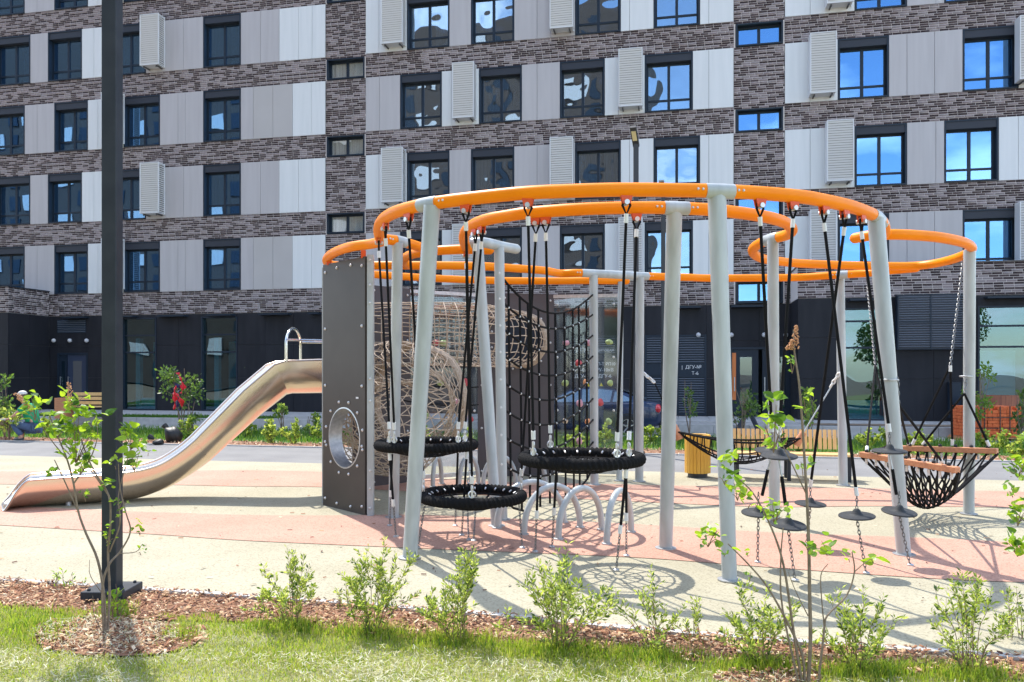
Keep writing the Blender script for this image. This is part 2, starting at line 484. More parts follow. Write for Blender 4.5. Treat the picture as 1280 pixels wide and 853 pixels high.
def window(a, b, z0, z1, v=0.0, rows=2, wavy=False, curtain=None, small=False, shop=False):
    fm = MB(); g = 0.004
    a += g; b -= g; z0 += g; z1 -= g
    jw = 0.055
    fm.bx(a, a + jw, v - .035, v + .28, z0, z1); fm.bx(b - jw, b, v - .035, v + .28, z0, z1)
    fm.bx(a + jw, b - jw, v - .05, v + .24, z0, z0 + .05)
    fm.bx(a + jw, b - jw, v - .033, v + .24, z1 - .05, z1)
    top = z1 - .05
    if not small and not shop: top = z1 - 0.30
    # sash frame set back
    v0, v1 = v + .19, v + .25
    ia, ib, iz0, iz1 = a + jw, b - jw, z0 + .05, top
    fw = 0.06
    mid = (ia + ib) / 2
    fm.bx(ia, ia + fw, v0, v1, iz0, iz1); fm.bx(ib - fw, ib, v0, v1, iz0, iz1)
    fm.bx(ia + fw, ib - fw, v0 + .002, v1, iz0, iz0 + fw); fm.bx(ia + fw, ib - fw, v0 + .002, v1, iz1 - fw, iz1)
    fm.bx(mid - .05, mid + .05, v0 - .004, v1, iz0 + fw, iz1 - fw)
    tz = iz0 + (iz1 - iz0) * 0.235
    if rows == 2:
        fm.bx(ia + fw, mid - .05, v0 - .002, v1, tz - .035, tz + .035); fm.bx(mid + .05, ib - fw, v0 - .002, v1, tz - .035, tz + .035)
    wn = part('window', fm, m_frame, bld, local=True)
    if not small and not shop:
        sb = MB(); sb.bx(ia, ib, v - .012, v + .26, top, z1 - .052)
        part('shutter_box', sb, m_shut, wn, local=True)
    gl = m_glassc if small and curtain else m_glassw if wavy else m_glass
    cells = [(ia + fw, mid - .05), (mid + .05, ib - fw)]
    zr = [(iz0 + fw, tz - .035), (tz + .035, iz1 - fw)] if rows == 2 else [(iz0 + fw, iz1 - fw)]
    for (p, q) in cells:
        for (r_, s_) in zr:
            m2 = MB(); m2.bx(p - .005, q + .005, v + .22, v + .226, r_ - .005, s_ + .005)
            o = part('pane', m2, gl, wn, local=True)
            # panes are never perfectly coplanar
    if curtain:
        for (p, q) in curtain:
            m2 = MB(); x0 = ia + (ib - ia) * p; x1 = ia + (ib - ia) * q
            n = 14; vs = []; fs = []
            for i in range(n + 1):
                x = x0 + (x1 - x0) * i / n
                vv = v + (.26 if small else .36) + .03 * sin(i * 2.3)
                vs += [(x, vv, iz0 + .05), (x, vv, iz1 - .02)]
            for i in range(n): fs.append((2 * i, 2 * i + 2, 2 * i + 3, 2 * i + 1))
            m2.add(vs, fs); part('curtain', m2, m_curt, wn, local=True)
    return wn

slat_me = None
def ac_box(a, b, z0, z1, vf=-0.47, dark=False, ns=24, brk=True):
    """louvred metal box hung on the wall"""
    mt = m_louvd if dark else m_louv
    m1 = MB(); e = .03
    m1.bx(a, a + e, vf, -.04, z0, z1); m1.bx(b - e, b, vf, vf + .05, z0, z1); m1.bx(b - e, b, -.09, -.04, z0, z1)
    m1.bx(a + e, b - e, vf, -.04, z1 - e, z1); m1.bx(a + e, b - e, vf, -.04, z0, z0 + e)
    m1.bx(a + e, b - e, vf + .055, vf + .06, z0 + e, z1 - e, 1)
    if b - a > 1.5: m1.bx((a + b) / 2 - .03, (a + b) / 2 + .03, vf - .004, vf + .05, z0 + e, z1 - e)
    bo = part('louvred_box', m1, [mt, m_frame if dark else m_louvback], bld, local=True)
    global slat_me
    if slat_me is None:
        s_ = MB(); s_.box((0, 0, 0), (1, .012, .062)); slat_me = s_.mesh('slat', m_louv)
        s_ = MB(); s_.box((0, 0, 0), (1, .045, .012)); slat_me_d = s_.mesh('slat', m_louvd); bmesh_cache['sd'] = slat_me_d
    sm = bmesh_cache['sd'] if dark else slat_me
    for i in range(ns):
        z = z0 + e + (z1 - z0 - 2 * e) * (i + .5) / ns
        if b - a > 1.5:
            for (p, q) in ((a + e, (a + b) / 2 - .03), ((a + b) / 2 + .03, b - e)):
                o = bpy.data.objects.new('slat', sm); link(o, bo); o.location = ((p + q) / 2, vf + .022, z); o.scale = (q - p, 1, 1); o.rotation_euler = (radians(-38), 0, 0)
        else:
            o = bpy.data.objects.new('slat', sm); link(o, bo); o.location = ((a + b) / 2, vf + .022, z); o.scale = (b - a - 2 * e, 1.0, 1.0); o.rotation_euler = (radians(22), 0, 0)
    # side slats joined (a few pixels deep)
    s2 = MB()
    for i in range(ns):
        z = z0 + e + (z1 - z0 - 2 * e) * (i + .5) / ns
        s2.box((b - .014, (vf - .04) / 2, z), (.012, abs(vf) - .14, .045), rot=Matrix.Rotation(radians(35), 3, 'Y'))
        s2.box((a + .010, (vf - .04) / 2 - .001, z), (.004, abs(vf) - .14, .03))
    part('side_slats', s2, mt, bo, local=True, kind='stuff')
    if brk:
        s3 = MB()
        for x in (a + .14, b - .14):
            s3.bx(x - .02, x + .02, vf + .05, -.02, z0 - .05, z0 - .012); s3.bx(x - .02, x + .02, vf + .04, vf + .07, z0 - .09, z0 - .05)
        part('bracket', s3, m_joint, bo, local=True)
    return bo

ODDW = [(-6, 38.5), (60.5, 103), (138, 183), (254.5, 301.5), (509, 562), (589, 643), (719, 776), (817, 875), (1068, 1133.5), (1180, 1248)]
ODDP = [(-130, -70, 'w'), (-70, -30, 'g'), (-30, -6, 'g'), (38.5, 60.5, 'g'), (103, 118, 'w'), (118, 138, 'w'), (183, 207, 'g'), (207, 230, 'g'), (230, 254.5, 'g'), (301.5, 326, 'g'),
        (326, 349.5, 'g'), (349.5, 373.5, 'w'), (373.5, 390.5, 'w'), (390.5, 407, 'w'), (457.5, 474, 'w'), (474, 509, 'w'), (562, 589, 'g'),
        (643, 671.5, 'g'), (671.5, 688, 'g'), (688, 719, 'g'), (776, 787, 'w'), (787, 817, 'w'), (875, 886, 'w'), (886, 917, 'w'),
        (981, 1012.5, 'w'), (1012.5, 1068, 'w'), (1133.5, 1169.5, 'g'), (1169.5, 1180, 'g'), (1248, 1272.5, 'w'), (1272.5, 1310, 'w'), (1310, 1400, 'g')]
EVNW = [(-13, 31.5), (68.5, 110.5), (155, 200.5), (254.5, 301.5), (500.5, 552.5), (599, 652.5), (700, 756), (806, 866), (1047, 1111), (1203, 1273)]
EVNP = [(-130, -80, 'g'), (-80, -40, 'w'), (-40, -13, 'w'), (31.5, 47, 'g'), (47, 68.5, 'g'), (110.5, 123, 'w'), (123, 155, 'w'), (200.5, 223, 'g'), (223, 232, 'g'), (232, 254.5, 'g'),
        (301.5, 317, 'g'), (317, 341.5, 'b'), (341.5, 366, 'b'), (366, 390, 'w'), (390, 407, 'w'), (457.5, 474.5, 'g'), (474.5, 500.5, 'g'),
        (552.5, 565, 'w'), (565, 599, 'w'), (652.5, 671.5, 'g'), (671.5, 700, 'g'), (756, 773, 'w'), (773, 806, 'w'), (866, 886, 'w'),
        (886, 917, 'w'), (981, 1012.5, 'w'), (1012.5, 1047, 'w'), (1111, 1133.5, 'g'), (1133.5, 1168, 'g'), (1168, 1203, 'g'), (1273, 1340, 'w'), (1340, 1400, 'g')]
ODDA = [(174.5, 198), (476, 503), (687, 716), (1034, 1067.5)]
EVNA = [(126, 147), (565, 592), (773, 803), (1013, 1046), (1275, 1308)]
PM = {'w': m_pw, 'g': m_pg, 'b': m_pb}
for k in range(-1, 5):
    t = TL[k]; odd = k % 2 == 1
    for (a, b, c) in (ODDP if odd else EVNP):
        mb = MB(); mb.bx(fu(a) + .006, fu(b) - .006, -.03 + random.uniform(-.003, .003), .02, t + .004, t + PH - .004)
        part('facade_panel', mb, PM[c], bld, local=True)
    mb = MB()
    for (a, b, c) in (ODDP if odd else EVNP): mb.bx(fu(a) - .001, fu(b) + .001, .03, .3, t + .002, t + PH - .002)
    part('panel_backing', mb, m_joint, bld, local=True)
    for i, (a, b) in enumerate(ODDW if odd else EVNW):
        cur = None
        if (i + k) % 3 == 0 or i in (3, 5): cur = [(0.0, 0.45)]
        if (i * 7 + k) % 4 == 1 or i == 3: cur = (cur or []) + [(0.62, 1.0)]
        if i >= 8: cur = None
        window(fu(a), fu(b), t, t + PH, 0.0, 2, wavy=(3 < i < 8), curtain=cur)
    for (a, b) in (ODDA if odd else EVNA):
        ac_box(fu(a, -.47), fu(b, -.47), t + 0.14, t + 2.20)
    for (a, b) in ((408.5, 456), (919.5, 979)):
        cur = [(0.02, 0.98)] if a < 500 else None
        wn = window(fu(a), fu(b), t - 0.92 + .02, t - 0.095, 0.0, 1, small=True, curtain=cur)

# ---- ground floor
def gz(px, py, v=0.0): return fh(px, py, v)
openings = []   # (u0,u1,z0,z1)
def dark_panels(u0, u1, v, opens, zr=(0.12, 1.45, 2.78, 4.04), step=1.2):
    xs = [u0, u1] + [x for o in opens for x in (o[0], o[1]) if u0 < x < u1]
    xs = sorted(xs); ys = [xs[0]]
    for x in xs[1:]:
        d = x - ys[-1]
        if d < 0.02: continue
        n = max(1, int(round(d / step))); s0 = ys[-1]
        for i in range(1, n + 1): ys.append(s0 + d * i / n)
    for a, b in zip(ys[:-1], ys[1:]):
        c = (a + b) / 2
        for z0, z1 in zip(zr[:-1], zr[1:]):
            segs = [(z0, z1)]
            for o in opens:
                if o[0] - .01 < c < o[1] + .01:
                    ns = []
                    for (p, q) in segs:
                        if o[3] <= p or o[2] >= q: ns.append((p, q)); continue
                        if o[2] > p + .05: ns.append((p, o[2]))
                        if o[3] < q - .05: ns.append((o[3], q))
                    segs = ns
            for (p, q) in segs:
                mb = MB(); mb.bx(a + .005, b - .005, v - .02 + random.uniform(-.003, .003), v + .02, p + .005, q - .005)
                part('wall_panel', mb, m_basewall, bld, local=True)
GO = [(fu(72), fu(110), 0.12, 2.5), (fu(72), fu(108), 3.33, 3.9), (fu(153), fu(196), 0.12, 3.92), (fu(252), fu(297), 0.12, 3.92),
      (fu(712), fu(771), 0.12, 3.0), (fu(806), fu(842), .12, 3.0), (fu(846), fu(883), .12, 3.0), (fu(912), fu(995), .12, 2.55)]
dark_panels(uL, uR, 0.0, GO)
mb = MB()
def backing(mb, u0, u1, v, opens, top=4.055):
    xs = sorted([u0, u1] + [x for o in opens for x in (o[0], o[1])])
    for a, b in zip(xs[:-1], xs[1:]):
        if b - a < .01: continue
        c = (a + b) / 2; segs = [(0.0, top)]
        for o in opens:
            if o[0] < c < o[1]:
                ns = []
                for (p, q) in segs:
                    if o[2] > p + .01: ns.append((p, min(q, o[2])))
                    if o[3] < q - .01: ns.append((max(p, o[3]), q))
                segs = ns
        for (p, q) in segs: mb.bx(a, b, v + .025, v + .3, p, q)
backing(mb, uL, uR, 0.0, GO)
RO = [(fu(1053, PV), fu(1113, PV), .12, 3.72), (fu(1222, PV), fu(1300, PV), .12, 3.72)]
backing(mb, uR + .02, U1 + .3, PV, RO)
backing(mb, U0 - .3, uL - .02, PL, [])
mb.bx(uR + .02, uR + .3, PV + .3, .02, 0, 4.055); mb.bx(uL - .3, uL - .02, PL + .3, .02, 0, 4.055)
part('ground_floor_wall', mb, m_joint, bld, local=True)
dark_panels(uR, U1 + .3, PV, RO)
dark_panels(U0 - .3, uL, PL, [])
for (z0, z1) in ((.12, 1.45), (1.45, 2.78), (2.78, 4.04)):
    mb = MB(); mb.bx(uR - .001, uR + .02, PV + .03, -.03, z0 + .005, z1 - .005); part('wall_panel', mb, m_basewall, bld, local=True)
    for (a, b) in ((PL + .03, PL / 2 - .005), (PL / 2 + .005, -.03)):
        mb = MB(); mb.bx(uL - .02, uL + .001, a, b, z0 + .005, z1 - .005); part('wall_panel', mb, m_basewall, bld, local=True)
mb = MB(); mb.bx(U0 - .3, U1 + .3, .35, 2.6, 4.0, 4.05); mb.bx(uR + .02, U1, PV + .3, .3, 3.99, 4.052); part('ground_floor_ceiling', mb, m_joint, bld, local=True)
mb = MB(); mb.bx(uL, uR, .3, 2.6, 0.09, 0.125); mb.bx(uR, U1 + .3, PV + .3, 2.6, .09, .1255); part('shop_floor', mb, m_pg, bld, local=True)

m_teal = mat('teal_shop_interior', (0.25, 0.52, 0.58), 0.6, col2=(0.50, 0.68, 0.70), vscale=1.5)
def shopwin(a, b, z0, z1, v, rows, mull=None, sub=None):
    fm = MB(); j = .05
    fm.bx(a, a + j, v - .04, v + .2, z0, z1); fm.bx(b - j, b, v - .04, v + .2, z0, z1)
    fm.bx(a + j, b - j, v - .038, v + .2, z1 - j, z1); fm.bx(a + j, b - j, v - .038, v + .2, z0, z0 + j)
    for r in rows[1:-1]: fm.bx(a + j, b - j, v + .06, v + .16, r - .03, r + .03)
    if mull is not None:
        for m_ in mull: fm.bx(m_ - .03, m_ + .03, v + .062, v + .158, rows[0] + .03, rows[-1] - .03)
    wn = part('shop_window', fm, m_frame, bld, local=True)
    for r0, r1 in zip(rows[:-1], rows[1:]):
        m2 = MB(); m2.bx(a + j, b - j, v + .10, v + .106, r0 + .03, r1 - .03)
        part('pane', m2, m_shopglass, wn, local=True)
    return wn
for (a, b) in ((153, 196), (252, 297)):
    wn = shopwin(fu(a), fu(b), .12, 3.92, 0.0, [.12, 2.5, 3.2, 3.92])
    m2 = MB(); m2.bx(fu(a) + .25, fu(a) + .45, .5, .7, .15, 3.1); m2.bx(fu(a) + .5, fu(b) - .1, .5, .55, .15, .62); m2.bx(fu(a) + .05, fu(b) - .05, 1.9, 1.95, .2, 3.0)
    part('interior_partition', m2, m_teal, wn, local=True)
wn = shopwin(fu(1053, PV), fu(1113, PV), .12, 3.72, PV, [.12, 2.45, 3.3, 3.72])
m2 = MB(); m2.bx(fu(1053, PV) + .1, fu(1113, PV) - .1, PV + .5, PV + .55, .15, .75); part('interior_partition', m2, m_teal, wn, local=True)
wn = shopwin(fu(1222, PV), fu(1300, PV), .12, 3.72, PV, [.12, 2.45, 3.1, 3.72])
m2 = MB(); m2.bx(fu(1232, PV), fu(1279, PV), PV + .6, PV + .65, .15, 2.35); part('interior_partition', m2, m_pw, wn, local=True)
# big dark louvred unit
ub0, ub1 = fu(1122, PV - .3), fu(1206, PV - .3)
m1 = MB(); vf = PV - .3; z0, z1 = fh(1160, 437, vf), fh(1160, 367, vf) - .02; e = .035
for x in (ub0, (ub0 + ub1) / 2 - e / 2, ub1 - e): m1.bx(x, x + e, vf, vf + .06, z0, z1)
for z in (z0, (z0 + z1) / 2 - e / 2, z1 - e):
    m1.bx(ub0 + e, (ub0 + ub1) / 2 - e / 2, vf + .002, vf + .06, z, z + e); m1.bx((ub0 + ub1) / 2 + e / 2, ub1 - e, vf + .002, vf + .06, z, z + e)
m1.bx(ub0 + .01, ub1 - .01, PV - .08, PV - .03, z0 + .01, z1 - .01, 1)
m1.bx(ub0, ub0 + .02, vf + .06, PV - .02, z0, z1); m1.bx(ub1 - .02, ub1, vf + .06, PV - .02, z0, z1)
lb = part('louvred_box', m1, [m_frame, m_joint], bld, local=True)
m_slatb = mat('blue_grey_slat', (0.16, 0.19, 0.24), 0.45)
s_ = MB(); s_.box((0, 0, 0), (1, .06, .012)); sme = s_.mesh('slat', m_slatb)
for i in range(22):
    z = z0 + .05 + (z1 - z0 - .1) * (i + .5) / 22
    for (p, q) in ((ub0 + e, (ub0 + ub1) / 2 - e / 2), ((ub0 + ub1) / 2 + e / 2, ub1 - e)):
        o = bpy.data.objects.new('slat', sme); link(o, lb); o.location = ((p + q) / 2, vf + .035, z); o.scale = (q - p, 1, 1); o.rotation_euler = (radians(-35), 0, 0)
# transformer room doors with slats and lettering
def text_part(body, size, loc_uvz, mt, parent, name='lettering', align='CENTER'):
    cu = bpy.data.curves.new(name, 'FONT'); cu.body = body; cu.size = size; cu.align_x = align; cu.extrude = 0.002
    o = bpy.data.objects.new(name, cu); COL.objects.link(o)
    dg = bpy.context.evaluated_depsgraph_get()
    me = bpy.data.meshes.new_from_object(o.evaluated_get(dg)); me.name = name
    bpy.data.objects.remove(o)
    me.materials.clear(); me.materials.append(mt)
    ob = bpy.data.objects.new(name, me); link(ob, parent); ob.location = loc_uvz; ob.rotation_euler = (radians(90), 0, 0)
    return ob
def louv_door(a, b, z0, z1, gap, lines, tri=False, two=False):
    m1 = MB(); e = .07
    m1.bx(a, a + e, -.03, .05, z0, z1); m1.bx(b - e, b, -.03, .05, z0, z1); m1.bx(a + e, b - e, -.03, .05, z1 - e, z1); m1.bx(a + e, b - e, -.03, .05, z0, z0 + e)
    m1.bx(a + e, b - e, .03, .06, z0 + e, z1 - e)
    g0, g1 = gap
    m1.bx(a + e, b - e, -.012, .02, g0, g1)
    if two: m1.bx((a + b) / 2 - .04, (a + b) / 2 + .04, -.028, .02, z0 + e, z1 - e)
    d = part('louvred_door', m1, m_frame, bld, local=True)
    z = z0 + e + .04
    while z < z1 - e:
        if not (g0 - .03 < z < g1 + .03):
            o = bpy.data.objects.new('slat', sme); link(o, d); o.location = ((a + b) / 2, -.0, z); o.scale = (b - a - 2 * e, .8, 1); o.rotation_euler = (radians(-30), 0, 0)
        z += .085
    for (tx, sz, ux, zz) in lines: text_part(tx, sz, (ux, -.034, zz), m_white, d)
    if tri:
        for ux in tri:
            m2 = MB(); m2.add([(ux - .12, -.034, g0 + .02), (ux + .12, -.034, g0 + .02), (ux, -.034, g0 + .24), (ux - .12, -.030, g0 + .02), (ux + .12, -.030, g0 + .02), (ux, -.030, g0 + .24)],
                              [(0, 1, 2), (5, 4, 3), (0, 3, 4, 1), (1, 4, 5, 2), (2, 5, 3, 0)])
            part('warning_triangle', m2, m_yellow, d, local=True)
    return d
um = (fu(712) + fu(771)) / 2; q1 = (fu(712) + um) / 2; q2 = (fu(771) + um) / 2
louv_door(fu(712), fu(771), .14, 3.0, (1.05, 2.28), [('ДГУ', .2, q1, 2.42), ('ЩИТОВАЯ', .13, q2, 2.42), ('ЭП-Т ДГУ', .17, q1, 1.92), ('РУ-0,4', .17, q1, 1.70), ('ДГУ-6', .17, q1, 1.48),
                                                         ('ЭП-Т РП10', .15, q2, 1.92), ('РУ-10кВ', .17, q2, 1.70), ('ДГУ-6', .17, q2, 1.48)], tri=(um - .18, um + .3), two=True)
louv_door(fu(806), fu(842), .14, 3.0, (1.55, 1.95), [])
uc = (fu(846) + fu(883)) / 2
louv_door(fu(846), fu(883), .14, 3.0, (1.50, 2.0), [('|  ДГУ-№', .165, uc - .0, 1.80), ('Т-6', .165, uc + .12, 1.58)])
# entrance doors
def entrance(a, b, z0, z1, leaf, lit=None, mt=m_frame):
    m1 = MB(); e = .08
    m1.bx(a, a + e, -.03, .1, z0, z1); m1.bx(b - e, b, -.03, .1, z0, z1); m1.bx(a + e, b - e, -.03, .1, z1 - e, z1)
    d = part('entrance', m1, m_frame, bld, local=True)
    for (p, q, mt_) in leaf:
        m2 = MB(); m2.bx(p, q, .02, .07, z0 + .01, z1 - e - .002); dd = part('door', m2, mt_, d, local=True)
        m3 = MB(); m3.bx(p + .3 * (q - p), p + .75 * (q - p), .012, .03, z0 + .3, z1 - .35); part('pane', m3, m_shopglass if mt_ is not m_bluedoor else m_joint, dd, local=True)
        m4 = MB(); m4.bx(p + .06, p + .09, -.05, -.02, 1.0, 1.5); m4.bx(p + .06, p + .09, -.02, .02, 1.02, 1.05); m4.bx(p + .06, p + .09, -.02, .02, 1.45, 1.48); part('handle', m4, m_galv, dd, local=True)
    return d
entrance(fu(72), fu(110), .13, 2.5, [(fu(72) + .09, fu(83), m_frame), (fu(84), fu(110) - .09, m_bluedoor)])
en = entrance(fu(912), fu(995), .13, 2.55, [(fu(912) + .09, fu(948), m_frame), (fu(953), fu(995) - .09, m_frame)])
m_orlight = mat('painted_orange_light', (0.75, 0.22, 0.06), 0.6)  # flat orange colour painted in for the reddish light at the doorway
m2 = MB(); m2.bx(fu(914), fu(920), -.005, .015, .7, 2.35); part('orange_light_strip', m2, m_orlight, en, local=True)
# vent grille over the left door
m1 = MB(); m1.bx(fu(72), fu(108), -.02, .02, 3.33, 3.9); vg = part('vent_grille', m1, m_frame, bld, local=True)
for i in range(7):
    o = bpy.data.objects.new('slat', sme); link(o, vg); o.location = ((fu(72) + fu(108)) / 2, -.03, 3.38 + i * .075); o.scale = (fu(108) - fu(72) - .06, .6, 1); o.rotation_euler = (radians(-30), 0, 0)
# wall lamps and slim canopies
for (px, py) in ((69, 426), (89, 426), (110, 426), (873, 419), (914, 419), (955, 419), (982, 419)):
    m1 = MB(); u = fu(px); z = fh(px, py); m1.ball((u, -.09, z), .085, 10, 6); m1.bx(u - .05, u + .05, -.05, -.02, z - .05, z + .05)
    part('wall_lamp', m1, m_lampglow, bld, smooth=True, local=True)
for (a, b) in ((85, 112), (150, 173), (201, 236), (264, 295), (328, 365), (390, 402)):
    m1 = MB(); m1.bx(fu(a), fu(b), -.35, -.03, 3.93, 3.99); part('slim_canopy', m1, m_frame, bld, local=True)
for (a, b) in ((848, 876), (914, 954), (1060, 1110), (1230, 1300)):
    v_ = 0 if a < 990 else PV
    m1 = MB(); m1.bx(fu(a, v_), fu(b, v_), v_ - .32, v_ - .03, 3.93, 3.99); part('slim_canopy', m1, m_frame, bld, local=True)
# downpipe box at the junction
m1 = MB(); m1.bx(fu(1210, PV), fu(1213, PV), PV - .1, PV - .02, .2, 4.0); part('downpipe', m1, m_frame, bld, local=True)
# low utility box on the wall near the right
m1 = MB(); m1.bx(fu(1184, PV), fu(1198, PV), PV - .25, PV - .03, .25, 1.35); part('meter_box', m1, m_frame, bld, local=True)

# ---- buildings and trees across the yard: behind the camera, seen in the windows
def refl_hit(px, D):
    t = (px - CX) / F; Z = fz(px); X = t * Z
    d = Vector((t, 1)); n = Vector((-ST, -CT)); r = d - 2 * d.dot(n) * n
    k = D / abs(r.y); return Vector((X + r.x * k, Z + r.y * k))
a_ = refl_hit(-60, 52); b_ = refl_hit(800, 62)
dirv = (b_ - a_); L_ = dirv.length; ang = atan2(dirv.y, dirv.x)
opp = thing('opposite_building', 'white and brown apartment block across the yard, seen only mirrored in the windows', 'building', (a_.x, a_.y, 0), None, ang)
ORG[opp.name] = Vector((0, 0, 0))
m_oppw = mat('white_render', (0.60, 0.60, 0.60), 0.7)
m_oppb = mat('brown_brick_far', (0.075, 0.055, 0.045), 0.8)
mb = MB(); mb.bx(0, L_, -12, 0, 0, 45); mb.bx(-8, L_ * .62, -12, -.5, 45, 62); part('wall', mb, m_oppb, opp, local=True)
mb = MB(); n_ = int(L_ / 6)
for i in range(n_):
    for k in range(14):
        if (i + k) % 2 == 0: mb.bx(i * 6 + .4, i * 6 + 3.0, 0.0, .15, k * 3 + 1.2, k * 3 + 3.1)
part('white_panel', mb, m_oppw, opp, local=True)
mb = MB()
for i in range(n_):
    for k in range(14): mb.bx(i * 6 + 4.1, i * 6 + 5.7, .0, .1, k * 3 + 1.2, k * 3 + 3.0)
part('window', mb, m_frame, opp, local=True)

# ================================================================== GROUND
def rubber(name, c1, c2, spk):
    m_, t, b = new_mat(name)
    tcn = t.nodes.new('ShaderNodeTexCoord')
    n1 = t.nodes.new('ShaderNodeTexNoise'); n1.inputs['Scale'].default_value = 1.1; n1.inputs['Detail'].default_value = 6
    n2 = t.nodes.new('ShaderNodeTexVoronoi'); n2.inputs['Scale'].default_value = 85
    t.links.new(tcn.outputs['Object'], n1.inputs['Vector']); t.links.new(tcn.outputs['Object'], n2.inputs['Vector'])
    r = t.nodes.new('ShaderNodeValToRGB'); r.color_ramp.elements[0].position = .3; r.color_ramp.elements[1].position = .72
    r.color_ramp.elements[0].color = (*c1, 1); r.color_ramp.elements[1].color = (*c2, 1)
    t.links.new(n1.outputs['Fac'], r.inputs[0])
    sp = t.nodes.new('ShaderNodeSeparateColor'); t.links.new(n2.outputs['Color'], sp.inputs[0])
    r2 = t.nodes.new('ShaderNodeValToRGB'); r2.color_ramp.elements[0].position = .0; r2.color_ramp.elements[1].position = .35
    r2.color_ramp.elements[0].color = (*spk, 1); r2.color_ramp.elements[1].color = (1, 1, 1, 1)
    t.links.new(sp.outputs[0], r2.inputs[0])
    mm = t.nodes.new('ShaderNodeMixRGB'); mm.blend_type = 'MULTIPLY'; mm.inputs[0].default_value = 0.9
    t.links.new(r.outputs[0], mm.inputs[1]); t.links.new(r2.outputs[0], mm.inputs[2])
    t.links.new(mm.outputs[0], b.inputs['Base Color']); b.inputs['Roughness'].default_value = .85
    bp = t.nodes.new('ShaderNodeBump'); bp.inputs['Strength'].default_value = .35; bp.inputs['Distance'].default_value = .006
    t.links.new(n2.outputs['Distance'], bp.inputs['Height']); t.links.new(bp.outputs[0], b.inputs['Normal'])
    return m_
m_cream = rubber('cream_rubber_granulate', (0.335, 0.302, 0.208), (0.40, 0.365, 0.26), (.62, .60, .58))
m_pink = rubber('salmon_rubber_granulate', (0.43, 0.235, 0.165), (0.51, 0.29, 0.21), (.62, .52, .50))
m_asph = mat('asphalt', (0.17, 0.165, 0.165), 0.85, col2=(0.21, 0.205, 0.20), vscale=1.2, bump=0.3, bscale=140)
m_road = mat('pale_road_paving', (0.34, 0.33, 0.32), 0.85, col2=(0.40, 0.39, 0.37), vscale=0.8, bump=0.2, bscale=90)
m_walk = mat('concrete_paver', (0.42, 0.41, 0.40), 0.8, col2=(0.49, 0.48, 0.46), vscale=3, bump=0.15, bscale=90)
m_kerb = mat('concrete_kerb', (0.40, 0.39, 0.37), 0.85, col2=(0.48, 0.47, 0.45), vscale=6, bump=0.2, bscale=80)
m_soil = mat('dry_soil', (0.17, 0.12, 0.08), 0.95, col2=(0.28, 0.21, 0.15), vscale=5, bump=0.6, bscale=30)
m_mulchg = mat('mulch_bed_base', (0.20, 0.09, 0.05), 0.95, col2=(0.36, 0.20, 0.12), vscale=30, bump=1.0, bscale=60)
m_turf = mat('lawn_base', (0.19, 0.22, 0.05), 0.95, col2=(0.36, 0.34, 0.17), vscale=3.5, bump=0.8, bscale=70)
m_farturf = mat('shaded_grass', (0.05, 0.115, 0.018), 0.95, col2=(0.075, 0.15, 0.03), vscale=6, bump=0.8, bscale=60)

def fquad(u0, u1, v0, v1, z, t=None):
    """sheet in facade coordinates"""
    mb = MB(); c = [FW(u0, v0, z), FW(u1, v0, z), FW(u1, v1, z), FW(u0, v1, z)]
    mb.add(c, [(0, 1, 2, 3)]); return mb
mb = MB(); mb.add([(-400, -400, -.30), (400, -400, -.30), (400, 400, -.30), (-400, 400, -.30)], [(0, 1, 2, 3)])
struct('ground', mb, m_soil)
V_WALK = -3.3; V_GR = -5.0; V_ROAD = -8.7; V_BED = -13.0; V_PATH = -15.8
ZW, ZR = .12, -.14
# walkway along the building (slab pavers as single pieces where they can be told apart)
mb = MB(); struct_w = fquad(U0 - 3, U1 + 3, V_WALK, 1.0, ZW - .06); struct('walkway_base', struct_w, m_kerb)
mb = MB(); c = MB()
kerb_me = None
def kerb_line(u0, u1, v, zt, zb, wd=.15, ln=1.0, par=None):
    o_par = thing_like
    n = int((u1 - u0) / ln)
    for i in range(n):
        a = u0 + i * ln; b = a + ln - .012
        m1 = MB()
        q = [FW(a, v - wd / 2, zb), FW(b, v - wd / 2, zb), FW(b, v + wd / 2, zb), FW(a, v + wd / 2, zb),
             FW(a, v - wd / 2, zt), FW(b, v - wd / 2, zt), FW(b, v + wd / 2, zt), FW(a, v + wd / 2, zt)]
        par.add(q, [(4, 5, 6, 7), (0, 1, 5, 4), (1, 2, 6, 5), (2, 3, 7, 6), (3, 0, 4, 7)])
thing_like = None
# pavers: 300 nearest as single pieces, the rest one mesh
cell = []
random.seed(3)
PU0, PU1 = fu(-60), fu(1340)
for j in range(4):
    v0 = V_WALK + j * .8
    x = PU0
    while x < PU1:
        cell.append((x, min(x + 1.0, PU1), v0, v0 + .8)); x += 1.0
cell.sort(key=lambda q: q[2])
walk = bpy.data.objects.new('walkway', None); COL.objects.link(walk); walk['kind'] = 'structure'
rest = MB()
pm = MB(); pm.box((0, 0, 0), (1, 1, 1)); pme = pm.mesh('paver', m_walk)
for i, (a, b, v0, v1) in enumerate(cell):
    dz = random.uniform(-.003, .003)
    if i < 170:
        o = bpy.data.objects.new('paver', pme); link(o, walk); o.location = FW((a + b) / 2, (v0 + v1) / 2, ZW - .03 + dz); o.scale = (b - a - .014, v1 - v0 - .014, .06); o.rotation_euler = (0, 0, -TH)
